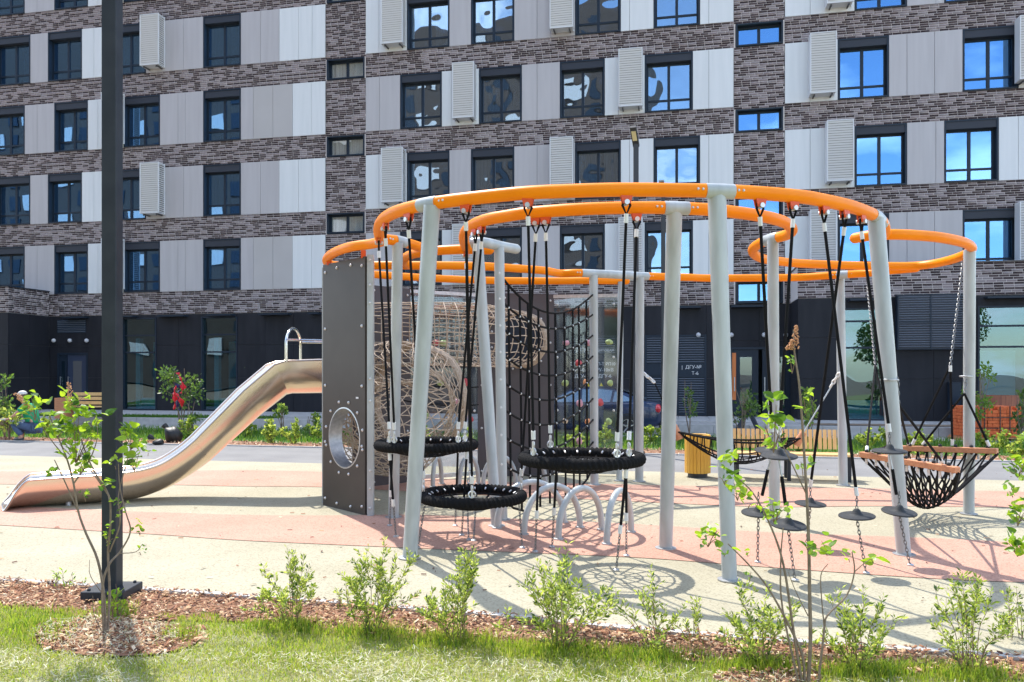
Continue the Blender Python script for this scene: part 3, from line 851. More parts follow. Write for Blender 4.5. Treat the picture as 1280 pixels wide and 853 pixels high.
# grass strip in front of the left half
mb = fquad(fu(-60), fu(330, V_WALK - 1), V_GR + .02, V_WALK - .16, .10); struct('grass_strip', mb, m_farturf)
mb = fquad(fu(330, V_WALK - 1) , U1 + 3, V_GR + .02, V_WALK - .16, .10); struct('pavement_strip', mb, m_road)
mb = MB(); kerb_line(U0, U1, V_WALK - .08, ZW + .01, ZR, .14, 1.0, mb); kerb_line(U0, U1, V_GR - .07, .13, ZR - .02, .16, 1.0, mb)
kerb_line(U0, U1, V_ROAD + .08, .05, ZR - .02, .16, 1.0, mb)
struct('kerb', mb, m_kerb)
struct('road', fquad(U0 - 40, U1 + 40, V_ROAD, V_GR, ZR), m_road)
struct('soil_strip', fquad(fu(1000, V_WALK), fu(1210, V_WALK), V_WALK - 1.0, V_WALK - .17, .115), m_soil)
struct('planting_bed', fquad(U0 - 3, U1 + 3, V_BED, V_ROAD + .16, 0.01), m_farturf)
def pathy(u0, u1, fn_a, fn_b, z, n=60):
    mb = MB(); vs = []
    for i in range(n + 1):
        u = u0 + (u1 - u0) * i / n
        vs += [FW(u, fn_a(u), z), FW(u, fn_b(u), z)]
    mb.add(vs, [(2 * i, 2 * i + 2, 2 * i + 3, 2 * i + 1) for i in range(n)]); return mb
struct('mulch_strip', pathy(U0 - 3, U1 + 3, lambda u: V_BED + .02, lambda u: V_BED + .85 + .12 * sin(u * 1.1) + .1 * sin(u * 2.7), 0.025), m_mulchg)
struct('path', fquad(U0 - 3, U1 + 3, V_PATH, V_BED, 0.004), m_asph)
mb = MB(); kerb_line(U0, U1, V_BED + .02, .03, -.05, .07, 1.0, mb); struct('path_edging', mb, m_kerb)

# near edge of the playground from pixels
def px_line(pts, z=0.0): return [GP(x, y, z) for x, y in pts]
near_edge = px_line([(-500, 697), (-250, 710), (0, 725), (200, 738), (400, 752), (620, 769), (820, 789), (1050, 806), (1280, 822), (1500, 838), (1700, 852)])
def strip(name, A, Bq, z, m_, per=6):
    A = catmull([Vector((p.x, p.y, z)) for p in A], per); Bq = catmull([Vector((p.x, p.y, z)) for p in Bq], per)
    mb = MB(); vs = []
    for p, q in zip(A, Bq): vs += [p, q]
    mb.add(vs, [(2 * i, 2 * i + 1, 2 * i + 3, 2 * i + 2) for i in range(len(A) - 1)])
    return struct(name, mb, m_)
far_edge = [FW(fu(x, V_PATH), V_PATH, 0) for x in (-500, -250, 0, 200, 400, 620, 820, 1050, 1280, 1500, 1700)]
strip('playground_surface', far_edge, near_edge, 0.008, m_cream)
bandA_t = [(-300, 586), (-60, 590), (100, 590), (200, 590), (300, 589), (406, 591), (520, 598), (640, 604), (750, 606), (830, 608), (960, 610), (1100, 612), (1280, 616), (1500, 620)]
bandA_b = [(-300, 604), (-60, 606), (100, 607), (200, 607), (300, 609), (406, 610), (520, 616), (640, 622), (750, 626), (830, 630), (960, 635), (1100, 634), (1280, 636), (1500, 640)]
bandB_t = [(-300, 622), (-60, 630), (0, 633), (100, 638), (200, 642), (300, 645), (406, 646), (520, 645), (640, 650), (760, 655), (830, 659), (960, 667), (1100, 672), (1200, 676), (1280, 680), (1500, 690)]
bandB_b = [(-300, 648), (-60, 655), (0, 658), (100, 664), (200, 670), (300, 677), (406, 682), (520, 687), (640, 692), (760, 697), (830, 701), (960, 711), (1100, 721), (1200, 727), (1280, 730), (1500, 737)]
strip('salmon_band', px_line(bandA_t), px_line(bandA_b), 0.013, m_pink)
strip('salmon_band', px_line(bandB_t), px_line(bandB_b), 0.013, m_pink)
# concrete edging of the playground: single stones
edge = bpy.data.objects.new('edging', None); COL.objects.link(edge); edge['kind'] = 'structure'
ne = catmull(near_edge, 24)
L = 0; acc = [0]
for p, q in zip(ne[:-1], ne[1:]): L += (q - p).length; acc.append(L)
def at_len(s_):
    for i in range(len(acc) - 1):
        if acc[i + 1] >= s_: return ne[i].lerp(ne[i + 1], (s_ - acc[i]) / (acc[i + 1] - acc[i] + 1e-9))
    return ne[-1]
em = MB(); em.box((0, 0, 0), (1, 1, 1)); eme = em.mesh('edging_stone', m_kerb)
s_ = 0
while s_ < L - .8:
    p, q = at_len(s_), at_len(s_ + .8); d = q - p
    if -9 < p.x < 9:
        o = bpy.data.objects.new('edging_stone', eme); link(o, edge)
        o.location = (p + q) / 2 + Vector((0, -.035, -.03)); o.scale = (d.length - .008, .06, .10); o.rotation_euler = (0, 0, atan2(d.y, d.x))
    s_ += .8

# foreground: bed + lawn base
mul_b = px_line([(-500, 735), (-250, 745), (0, 765), (200, 775), (400, 795), (620, 812), (820, 835), (1050, 862), (1280, 875), (1500, 890), (1700, 905)])
mxs_ = list(range(-500, 1701, 25))
NEAR0 = [(-500, 697), (-250, 710), (0, 725), (200, 738), (400, 752), (620, 769), (820, 789), (1050, 806), (1280, 822), (1700, 852)]
MUL0 = [(-500, 718), (0, 755), (70, 762), (95, 768), (230, 772), (330, 775), (400, 788), (455, 790), (560, 799), (640, 803), (700, 811), (790, 812), (830, 820), (900, 827), (1000, 838), (1100, 836), (1280, 846), (1500, 860), (1700, 880)]
strip('mulch_bed', px_line([(x_, np.interp(x_, *zip(*NEAR0)) + 2) for x_ in mxs_]), px_line([(x_, np.interp(x_, *zip(*MUL0)) + 3) for x_ in mxs_]), 0.0, m_mulchg, per=1)
mb = MB(); mb.add([GP(145 + 104 * cos(a_ * pi / 16), 797 + 23 * sin(a_ * pi / 16), .002) for a_ in range(32)], [tuple(range(31, -1, -1))]); struct('mulch_patch', mb, m_mulchg)
mb = MB(); mb.add([GP(960 + 68 * cos(a_ * pi / 16), 848 + 9 * sin(a_ * pi / 16), .002) for a_ in range(32)], [tuple(range(31, -1, -1))]); struct('mulch_patch', mb, m_mulchg)
mb = MB(); mb.add([(-14, -20, -.012), (14, -20, -.012), (14, 6.0, -.012), (-14, 8.6, -.012)], [(0, 1, 2, 3)])
lawn = struct('lawn', mb, m_turf)

# which ground cover stands at a point
def img(x, y, z=0.0): return CX + F * x / y, HY + F * (EYE - z) / y
def edge_y(pts, px): return np.interp(px, [p[0] for p in pts], [p[1] for p in pts])
NEAR = [(-500, 697), (-250, 710), (0, 725), (200, 738), (400, 752), (620, 769), (820, 789), (1050, 806), (1280, 822), (1700, 852)]
# lower rim of the mulch (above = mulch)
MUL = [(-500, 720), (0, 756), (60, 764), (105, 772), (60, 790), (300, 783), (335, 773), (400, 790), (455, 790), (560, 800), (640, 803), (700, 812), (790, 812), (830, 820), (900, 826), (1000, 836), (1100, 836), (1280, 846), (1500, 860), (1700, 880)]
MUL = [(-500, 718), (0, 755), (70, 762), (95, 768), (230, 772), (330, 775), (400, 788), (455, 790), (560, 799), (640, 803), (700, 811), (790, 812), (830, 820), (900, 827), (1000, 838), (1100, 836), (1280, 846), (1500, 860), (1700, 880)]
def is_mulch(px, py):
    wob = 3.5 * np.sin(px * .045) + 2.5 * np.sin(px * .11 + 1)
    near = edge_y(NEAR, px); lo = edge_y(MUL, px) + wob
    a = (py > near) & (py < lo)
    patch = ((px - 145) / 108.0) ** 2 + ((py - 797) / 24.0) ** 2 < 1 + .15 * np.sin(px * .13)
    patch2 = ((px - 960) / 70.0) ** 2 + ((py - 848) / 9.0) ** 2 < 1
    return a | patch | patch2
# scatter uniformly in the ground plane
def scatter(n, y0=3.7, y1=7.2):
    y = np.sqrt(rng.random(n) * (y1 ** 2 - y0 ** 2) + y0 ** 2)
    x = (rng.random(n) * 2 - 1) * (y * .80)
    return x, y
# wood chips
x, y = scatter(60000)
px, py = img(x, y)
k = is_mulch(px, py)
# dry clippings thin the chips out in the tree patch
x, y = x[k][:26000], y[k][:26000]; n = len(x)
ang = rng.random(n) * 2 * pi; ln = rng.uniform(.011, .024, n) + .026 * rng.random(n) ** 3; wd = ln * rng.uniform(.18, .5, n); th = rng.uniform(.002, .005, n)
tl = rng.normal(0, .32, n); tl2 = rng.normal(0, .28, n); zc = rng.uniform(.004, .022, n) * 1.4
base = np.array([(-1, -1, 0), (1, -1, 0), (1, 1, 0), (-1, 1, 0), (-.8, -1, 1), (.9, -.8, 1), (.8, 1, 1), (-.9, .8, 1)], float)
V = np.empty((n, 8, 3)); 
for c_ in range(8):
    a = base[c_, 0] * ln / 2; b = base[c_, 1] * wd / 2; h = base[c_, 2] * th
    V[:, c_, 0] = x + a * np.cos(ang) - b * np.sin(ang)
    V[:, c_, 1] = y + a * np.sin(ang) + b * np.cos(ang)
    V[:, c_, 2] = zc + h + a * np.tan(tl) + b * np.tan(tl2)
Q = np.array([(4, 5, 6, 7), (0, 1, 5, 4), (1, 2, 6, 5), (2, 3, 7, 6), (3, 0, 4, 7)])
Fq = (np.arange(n)[:, None, None] * 8 + Q[None]).reshape(-1, 4)
mi = np.repeat(rng.choice(4, n, p=[.36, .32, .14, .18]), 5)
m_ch = [mat('chip_red_brown', (0.29, 0.13, 0.065), .9), mat('chip_tan', (0.50, 0.31, 0.17), .9), mat('chip_pale', (0.70, 0.54, 0.36), .9), mat('chip_dark', (0.10, 0.042, 0.026), .9)]
ch = bpy.data.objects.new('wood_chips', np_mesh('wood_chips', V.reshape(-1, 3), Fq, m_ch, mi)); link(ch); ch['kind'] = 'stuff'

# grass blades: two triangles each, bent
def blades(name, x, y, h, wdt, lean, mats, probs, z0=0.0):
    n = len(x); ang = rng.random(n) * 2 * pi; la = rng.random(n) * 2 * pi
    V = np.empty((n, 5, 3)); ca, sa = np.cos(ang) * wdt / 2, np.sin(ang) * wdt / 2
    lx, ly = np.cos(la) * lean * h, np.sin(la) * lean * h
    V[:, 0] = np.stack([x - ca, y - sa, np.full(n, z0)], 1); V[:, 1] = np.stack([x + ca, y + sa, np.full(n, z0)], 1)
    V[:, 2] = np.stack([x - ca * .7 + lx * .35, y - sa * .7 + ly * .35, z0 + h * .6], 1); V[:, 3] = np.stack([x + ca * .7 + lx * .35, y + sa * .7 + ly * .35, z0 + h * .6], 1)
    V[:, 4] = np.stack([x + lx, y + ly, z0 + h * (1 - .35 * lean)], 1)
    T = np.array([(0, 1, 3), (0, 3, 2), (2, 3, 4)])
    Fq = (np.arange(n)[:, None, None] * 5 + T[None]).reshape(-1, 3)
    mi = np.repeat(rng.choice(len(mats), n, p=probs), 3)
    o = bpy.data.objects.new(name, np_mesh(name, V.reshape(-1, 3), Fq, mats, mi)); link(o); o['kind'] = 'stuff'
    return o
g1 = leaf_mat('grass_fresh', (0.22, 0.31, 0.025), (0.46, 0.62, 0.04), .45, .5)
g2 = leaf_mat('grass_olive', (0.34, 0.36, 0.06), (0.60, 0.62, 0.11), .4, .5)
g3 = leaf_mat('grass_straw', (0.42, 0.38, 0.17), (0.60, 0.55, 0.30), .3, .6)
g4 = leaf_mat('grass_dark', (0.05, 0.13, 0.015), (0.10, 0.28, 0.02), .4, .5)
g5 = leaf_mat('dry_clippings', (0.60, 0.58, 0.42), (0.65, 0.62, 0.45), .25, .7)
x, y = scatter(150000, 3.75, 6.3); px, py = img(x, y)
keep = (~is_mulch(px, py)) & (py > edge_y(NEAR, px) + 8)
x, y, px, py = x[keep], y[keep], px[keep], py[keep]
fresh = ((py < edge_y(MUL, px) + 22) | (px < 130) & (py < 815))
pat = np.sin(x * 3.1 + 1.3 * np.sin(y * 2.3)) * np.sin(y * 4.7 + 1.1 * np.cos(x * 2.1))
isf = fresh | (pat > .35)
n = len(x)
h = rng.uniform(.018, .042, n)
h[fresh] *= 0.95
blades('lawn_grass', x[isf], y[isf], h[isf], np.full(isf.sum(), .0055), rng.uniform(.1, .8, isf.sum()), [g1, g2, g4, g3], [.36, .44, .03, .17])
no = ~isf
blades('lawn_grass_dry', x[no], y[no], h[no] * .75, np.full(no.sum(), .0055), rng.uniform(.2, 1.1, no.sum()), [g2, g1, g3, g5], [.40, .26, .22, .12])
# dry clippings lying flat in drifts
x, y = scatter(90000, 3.75, 5.4); px, py = img(x, y)
d = np.sin(x * 2.3 + 2 * np.sin(y * 1.7)) + .6 * np.sin(y * 7 + x * 3) 
lo = edge_y([(-500, 800), (0, 815), (130, 822), (300, 818), (420, 810), (620, 822), (800, 836), (1000, 850), (1280, 866)], px)
k = ((py > lo) & (d > -.6) & (rng.random(len(x)) < .10 + .42 * np.clip((py - lo) / 45, 0, 1) * (.55 + .45 * np.sin(x * 5.1 + 2.2 * np.sin(y * 6 + x))))) | ((((px - 130) / 95.0) ** 2 + ((py - 796) / 20.0) ** 2 < 1) & (rng.random(len(x)) < .30))
x, y = x[k], y[k]; n = len(x)
ang = rng.random(n) * 2 * pi; ln = rng.uniform(.012, .045, n); wd = rng.uniform(.0010, .0022, n); z = rng.uniform(.012, .042, n)
px_, py_ = img(x, y); onm = is_mulch(px_, py_); z[onm] = rng.uniform(.02, .045, onm.sum())
ca, sa = np.cos(ang), np.sin(ang); V = np.empty((n, 4, 3)); dz = rng.normal(0, .006, n)
for c_, (p_, q_) in enumerate(((-1, -1), (1, -1), (1, 1), (-1, 1))):
    V[:, c_] = np.stack([x + p_ * ln / 2 * ca - q_ * wd * sa, y + p_ * ln / 2 * sa + q_ * wd * ca, z + p_ * dz], 1)
Fq = (np.arange(n)[:, None] * 4 + np.arange(4)[None])
cl = bpy.data.objects.new('grass_clippings', np_mesh('grass_clippings', V.reshape(-1, 3), Fq, [g5, g3], rng.choice(2, n, p=[.7, .3]))); link(cl); cl['kind'] = 'stuff'
# lush tufts round the shrubs and the lamp base
tx, ty = [], []
for (bx_, by_, sx, sy, m__) in ((365, 786, 55, 9, 900), (465, 792, 60, 9, 1000), (572, 803, 60, 9, 1000), (697, 815, 75, 10, 1300), (820, 822, 65, 9, 800), (950, 834, 70, 10, 1100), (1075, 842, 70, 10, 1100), (1215, 846, 60, 9, 900), (146, 765, 22, 10, 700), (40, 785, 50, 20, 1200), (225, 795, 30, 10, 300), (1130, 838, 60, 6, 500)):
    qx = rng.normal(bx_, sx * .5, m__); qy = rng.normal(by_, sy * .5, m__); qy = np.clip(qy, edge_y(NEAR, qx) + 8, 870)
    yy = EYE * F / (qy - HY); tx.append((qx - CX) / F * yy); ty.append(yy)
tx = np.concatenate(tx); ty = np.concatenate(ty); n = len(tx)
blades('tall_grass_tufts', tx, ty, rng.uniform(.02, .085, n), np.full(n, .005), rng.uniform(.1, .7, n), [g1, g4, g2], [.55, .15, .30])

# greenery of the far bed (low ground cover)
def fscat(n, u0, u1, v0, v1):
    u = rng.uniform(u0, u1, n); v = rng.uniform(v0, v1, n)
    return u * CT + v * ST, D0 - u * ST + v * CT
x, y = fscat(30000, fu(-40), fu(1320), V_BED + .9, V_ROAD + .2)
n = len(x)
hh = rng.uniform(.06, .22, n)
f1 = leaf_mat('bed_green', (0.07, 0.16, 0.02), (0.20, 0.38, 0.03), .45); f2 = leaf_mat('bed_yellow_green', (0.13, 0.22, 0.03), (0.34, 0.48, 0.06), .45)
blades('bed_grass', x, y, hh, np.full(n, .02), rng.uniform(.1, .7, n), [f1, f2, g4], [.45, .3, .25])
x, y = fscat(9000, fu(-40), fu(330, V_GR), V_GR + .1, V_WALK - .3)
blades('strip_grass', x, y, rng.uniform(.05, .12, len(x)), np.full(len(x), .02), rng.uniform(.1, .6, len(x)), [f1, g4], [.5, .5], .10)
x, y = fscat(6000, U0, U1, V_BED + .1, V_BED + .95); n = len(x)
ang = rng.random(n) * 2 * pi; ln = rng.uniform(.03, .07, n); wd = ln * .4; V = np.empty((n, 4, 3)); dz = rng.normal(0, .012, n); z = rng.uniform(.035, .05, n)
for c_, (p_, q_) in enumerate(((-1, -1), (1, -1), (1, 1), (-1, 1))):
    V[:, c_] = np.stack([x + p_ * ln / 2 * np.cos(ang) - q_ * wd / 2 * np.sin(ang), y + p_ * ln / 2 * np.sin(ang) + q_ * wd / 2 * np.cos(ang), z + p_ * dz], 1)
cl = bpy.data.objects.new('bed_wood_chips', np_mesh('bed_wood_chips', V.reshape(-1, 3), np.arange(n)[:, None] * 4 + np.arange(4)[None], m_ch, rng.choice(4, n, p=[.45, .25, .15, .15]))); link(cl); cl['kind'] = 'stuff'

# dry bits and grit blown over the rubber surface
n = 420; y = rng.uniform(5.4, 15, n); x = rng.uniform(-.8, .8, n) * y; px_, py_ = img(x, y); k = py_ < edge_y(NEAR, px_) - 3; x, y = x[k], y[k]; n = len(x)
ang = rng.random(n) * 2 * pi; ln = rng.uniform(.006, .028, n); V = np.empty((n, 4, 3))
for c_, (p_, q_) in enumerate(((-1, -1), (1, -1), (1, 1), (-1, 1))):
    V[:, c_] = np.stack([x + p_ * ln * np.cos(ang) - q_ * ln * .3 * np.sin(ang), y + p_ * ln * np.sin(ang) + q_ * ln * .3 * np.cos(ang), .019 + q_ * .003 + 0 * x], 1)
db = bpy.data.objects.new('dry_debris', np_mesh('dry_debris', V.reshape(-1, 3), np.arange(n)[:, None] * 4 + np.arange(4)[None], m_ch, rng.choice(4, n, p=[.3, .2, .1, .4]))); link(db); db['kind'] = 'stuff'

# ================================================================== ROPE PLAY FRAME
frame = thing('rope_play_frame', 'playground frame of orange ring tubes on grey posts with brown panels and rope tunnels', 'climbing frame', (0.6, 8.6, 0))
TR = 0.054
def tpath(pts, per=7): return catmull([TP(x, y) for x, y in pts], per)
ring1 = [(476, 301), (473.5, 290), (476, 279), (486, 269.5), (505, 262), (540, 254.5), (600, 247), (660, 241.3), (720, 238.7), (780, 237.3), (850, 238), (897, 239), (950, 241.7), (1000, 246), (1025, 250), (1058, 257), (1080, 264), (1095, 271), (1104, 280), (1106, 292)]
ring2 = [(583, 311), (580, 300), (582, 290), (592, 281), (610, 274.5), (635, 270), (660, 266.5), (720, 262), (780, 260), (843, 260.3), (900, 263.5), (950, 270), (975, 276), (986, 281.5), (990, 288), (985, 293), (976, 296), (965, 298.5), (950, 304.5), (941, 312), (944, 319), (955, 324), (975, 327), (1000, 329.5), (1060, 332), (1130, 333), (1160, 331), (1185, 326), (1204, 319.5), (1214, 312.5), (1212, 307), (1200, 302), (1170, 296.5), (1130, 293.6), (1100, 293.6), (1085, 295), (1069, 298)]
loopT = [(484, 300), (465, 305), (440, 308.5), (420, 315), (410, 322), (409, 328), (418, 332), (440, 332.5), (470, 332), (545, 332), (600, 333), (640, 335.5), (680, 338.5), (700, 342), (722, 341.5), (760, 343), (810, 345.6), (860, 347), (890, 348), (965, 347.5), (1000, 347), (1035, 344.7), (1080, 342), (1107, 339), (1145, 335.5)]
lowT = [(425, 340), (470, 343.5), (505, 346), (560, 349), (600, 350.5), (640, 351.3), (700, 351.5), (735, 351), (783, 351.5)]
linkB = [(612, 312.5), (580, 312), (547, 313.5), (520, 317), (507, 322), (505, 328), (513, 332), (530, 332.5)]
linkA = [(484, 299.5), (498, 301.5), (515, 306), (538, 313.5)]
for nm, pts in (('ring_tube', ring1), ('ring_tube', ring2), ('ring_tube', loopT), ('ring_tube', lowT), ('link_tube', linkB), ('link_tube', linkA)):
    mb = MB(); q = tpath(pts); mb.tube(q, TR, 16)
    mb.ball(q[0], TR * .99, 14, 8); mb.ball(q[-1], TR * .99, 14, 8)
    part(nm, mb, m_orange, frame, smooth=True)
def poly_len_point(q, px):
    """point on tube whose image column is nearest px (and where the tube is near the camera)"""
    return min(q, key=lambda p: abs(CX + F * p.x / p.y - px))
def sleeve(pts, x0, x1, caps=False):
    q = tpath(pts, 24); seg = [p for p in q if x0 <= CX + F * p.x / p.y <= x1]
    if len(seg) < 2: return
    mb = MB(); mb.tube(seg, TR + .004, 16)
    o = part('joint_sleeve', mb, m_galv if False else m_post, frame, smooth=True)
    # bolt heads either side
    for e_, s__ in ((seg[0], -1), (seg[-1], 1)):
        m2 = MB()
        for k in (.03, .07):
            d = (seg[-1] - seg[0]).normalized() * s__ * k
            m2.ball(e_ + d + Vector((0, -TR * .97, .0)), .011, 8, 4)
        part('bolt', m2, m_bolt, o, smooth=True, kind='stuff')
sleeve(ring1[4:14], 525, 548); sleeve(ring1[4:16], 881, 918); sleeve(ring1[14:19], 1090, 1103)
sleeve(ring2[4:12], 828, 862); sleeve(ring2[14:20], 957, 973)
sleeve(loopT[18:], 1044, 1060); sleeve(loopT[19:22], 0, 0)
sleeve(loopT[12:20], 727, 812); sleeve(linkA, 494, 506)
def post(top, base, r0, r1=None, name='post', n=14):
    a = TP(*top); a.z = TUBE_Z - .02; b = GP(*base); b.z = -.02
    mb = MB(); q = [b.lerp(a, t) for t in (0, .33, .66, 1)]
    mb.tube(q, [r0, r0 + (( r1 or r0) - r0) * .33, r0 + ((r1 or r0) - r0) * .66, r1 or r0], n)
    o = part(name, mb, m_post, frame, smooth=True)
    mb = MB(); mb.lathe((b.x, b.y, 0.0), [(r0 + .035, .012), (r0 + .035, .02), (r0 + .005, .024)], 16); part('base_plate', mb, m_galv, o, smooth=False)
    return a, b
pA = post((540, 254), (512, 699), .064, .070)
pB = post((896, 240), (912, 727), .058, .072)
pC = post((843, 261), (832, 687), .062, .068)
pD = post((1095, 271), (1130, 695), .060, .072)
pE = post((966, 298), (968, 654), .058)
pF = post((1050, 345), (1054, 608), .062)
pG = post((1212, 310), (1211, 644), .058, .062)
pH = post((742, 342), (743, 607), .060)
pI = post((800, 345), (799, 603), .062)
pJ = post((624, 307), (628, 651), .056)
pK = post((597, 303), (621, 659), .056, .062)
pL = post((497, 301), (492, 648), .058)
pN = post((776, 351), (774, 602), .045)
# silver arm from the second ring to its post
mb = MB(); q = [TP(590, 304), TP(606, 303.5), TP(626, 308), TP(645, 311.5)]; mb.tube(catmull(q, 5), TR + .002, 14); mb.ball(q[-1], TR, 12, 6); part('connecting_arm', mb, m_post, frame, smooth=True)

# ---- brackets with rope loops, hung under the tubes
def bracket(pts, px, parent=frame, side=0):
    q = tpath(pts, 24); p = poly_len_point(q, px)
    i = q.index(p); d = (q[min(i + 1, len(q) - 1)] - q[max(i - 1, 0)]).normalized()
    mb = MB(); z0 = p.z - TR
    nrm = Vector((-d.y, d.x, 0)).normalized()
    for s_ in (-1, 1):
        vs = []
        for (a, z) in ((-.055, .045), (.055, .045), (.03, -.055), (-.03, -.055)):
            for t in (.014, .024): vs.append(Vector((p.x, p.y, z0 + z)) + d * a + nrm * s_ * t)
        mb.add(vs, [(0, 2, 4, 6), (7, 5, 3, 1), (0, 1, 3, 2), (2, 3, 5, 4), (4, 5, 7, 6), (6, 7, 1, 0)])
    o = part('bracket', mb, m_bracket, parent)
    mb = MB(); c = Vector((p.x, p.y, z0 - .045))
    mb.tube([c - nrm * .04, c + nrm * .04], .020, 10); part('bolt', mb, m_bolt, o, smooth=True)
    mb = MB(); mb.tube([c + Vector((0, 0, .02)) + d * .018, c + d * .03 + Vector((0, 0, -.02)), c + Vector((0, 0, -.09)), c - d * .03 + Vector((0, 0, -.02)), c - d * .018 + Vector((0, 0, .02))], .010, 6)
    part('rope_loop', mb, m_blackrope, o, smooth=True)
    return Vector((p.x, p.y, z0 - .13))

def ferrule(a, b, l=.07, r=.018, parent=None, name='ferrule'):
    d = (Vector(b) - Vector(a)).normalized(); mb = MB(); mb.tube([Vector(a), Vector(a) + d * l], r, 8)
    return part(name, mb, m_whitefer, parent, smooth=True)
def rope(a, b, r, parent, name='rope', s=0, ends=(1, 1), m_=None, n=8):
    mb = MB(); mb.tube(sag(a, b, s, n) if s else [Vector(a), Vector(b)], r, 7)
    o = part(name, mb, m_ or m_blackrope, parent, smooth=True)
    if ends[0]: ferrule(a, b, parent=o)
    if ends[1]: ferrule(b, a, parent=o)
    return o
def chain(a, b, parent, name='chain', link_=.034, r=.0036, m_=None):
    a, b = Vector(a), Vector(b); d = b - a; L_ = d.length; n = max(2, int(L_ / (link_ * .78))); u = d.normalized()
    p1 = u.orthogonal().normalized(); p2 = u.cross(p1); mb = MB()
    for i in range(n):
        c = a + d * ((i + .5) / n); w_ = p1 if i % 2 == 0 else p2; pts = []
        for k in range(8):
            an = 2 * pi * k / 8; pts.append(c + u * cos(an) * link_ * .56 + w_ * sin(an) * link_ * .27)
        mb.tube(pts, r, 4, False, 0, True)
    return part(name, mb, m_ or m_chain, parent, smooth=True)

# ---- brown panel with round hole (front left) and its rim
def wallpt(px, py, A, Bp, off=0.0):
    d = (Bp - A); d.z = 0; t = (px - CX) / F
    # Z such that point (tZ, Z) on line A-B
    n = Vector((-d.y, d.x)); Z = (n.x * A.x + n.y * A.y) / (n.x * t + n.y)
    p = P(px, py, Z)
    if off: nn = Vector((n.x, n.y, 0)).normalized(); nn = nn if nn.y < 0 else -nn; p = p + nn * off
    return p
def panel(A, Bp, z0, z1, m_, hole=None, thick=.025, name='panel', bolts=True, nb=5):
    A = Vector((A.x, A.y, 0)); Bp = Vector((Bp.x, Bp.y, 0)); d = Bp - A; L_ = d.length; u = d / L_
    nn = Vector((-u.y, u.x, 0)); nn = nn if nn.y < 0 else -nn
    mb = MB()
    def W(s_, z, o_): return A + u * s_ + Vector((0, 0, z)) + nn * o_
    if hole is None:
        vs = [W(s_, z, o_) for s_ in (0, L_) for z in (z0, z1) for o_ in (0, thick)]
        mb.add(vs, [(0, 1, 3, 2), (4, 6, 7, 5), (0, 4, 5, 1), (2, 3, 7, 6), (0, 2, 6, 4), (1, 5, 7, 3)])
    else:
        hs, hz, hr = hole; n = 48
        inn = [(hs + hr * cos(2 * pi * k / n), hz + hr * sin(2 * pi * k / n)) for k in range(n)]
        out = []
        for k in range(n):
            c, s_ = cos(2 * pi * k / n), sin(2 * pi * k / n)
            tx_ = ((L_ - hs) / c) if c > 1e-6 else (-hs / c if c < -1e-6 else 1e9)
            tz_ = ((z1 - hz) / s_) if s_ > 1e-6 else ((z0 - hz) / s_ if s_ < -1e-6 else 1e9)
            t = min(tx_, tz_); out.append([hs + c * t, hz + s_ * t])
        for (cx_, cz_) in ((0, z0), (L_, z0), (L_, z1), (0, z1)):
            k = min(range(n), key=lambda k: (out[k][0] - cx_) ** 2 + (out[k][1] - cz_) ** 2); out[k] = [cx_, cz_]
        vs = []
        for k in range(n):
            vs += [W(*inn[k], thick), W(*out[k], thick), W(*inn[k], 0), W(*out[k], 0)]
        fs = []
        for k in range(n):
            j = (k + 1) % n; a, b = 4 * k, 4 * j
            fs += [(a, a + 1, b + 1, b), (a + 2, b + 2, b + 3, a + 3), (a, b, b + 2, a + 2), (a + 1, a + 3, b + 3, b + 1)]
        mb.add(vs, fs)
    o = part(name, mb, m_, frame)
    if bolts:
        m2 = MB()
        for k in range(nb):
            z = z0 + .10 + (z1 - z0 - .2) * k / (nb - 1)
            for s_ in (.06, L_ - .06): m2.ball(W(s_, z, thick), .019, 8, 5)
        for s_ in (L_ * .35, L_ * .68):
            for z in (z0 + .07, z1 - .07): m2.ball(W(s_, z, thick), .019, 8, 5)
        if hole is not None:
            for k in range(12):
                a = 2 * pi * (k + .5) / 12; m2.ball(W(hs + (hr + .07) * cos(a), hz + (hr + .07) * sin(a), thick), .019, 8, 5)
        part('bolt_caps', m2, m_bolt, o, smooth=True, kind='stuff')
    return o, W, L_
FA = GP(406.5, 632); FB = GP(459, 645)
o1, Wf, Lf = panel(FA, FB, .0, 2.93, m_panel, hole=(.50, .855, .36), thick=.03)
mb = MB(); n = 40
vs = []
for k in range(n):
    a = 2 * pi * k / n
    for (rr, oo) in ((.36, .031), (.345, .033), (.345, -.14), (.36, -.14)): vs.append(Wf(.50 + rr * cos(a), .855 + rr * sin(a), oo))
fs = []
for k in range(n):
    j = (k + 1) % n
    for q in range(4): fs.append((4 * k + q, 4 * k + (q + 1) % 4, 4 * j + (q + 1) % 4, 4 * j + q))
mb.add(vs, fs); part('hole_rim', mb, m_galv, o1, smooth=True)
mb = MB(); p0 = Wf(.80, 1.33, .031); mb.box(p0, (.05, .008, .02), rot=Matrix.Rotation(atan2((FB - FA).y, (FB - FA).x), 3, 'Z')); part('maker_plate', mb, m_white, o1)
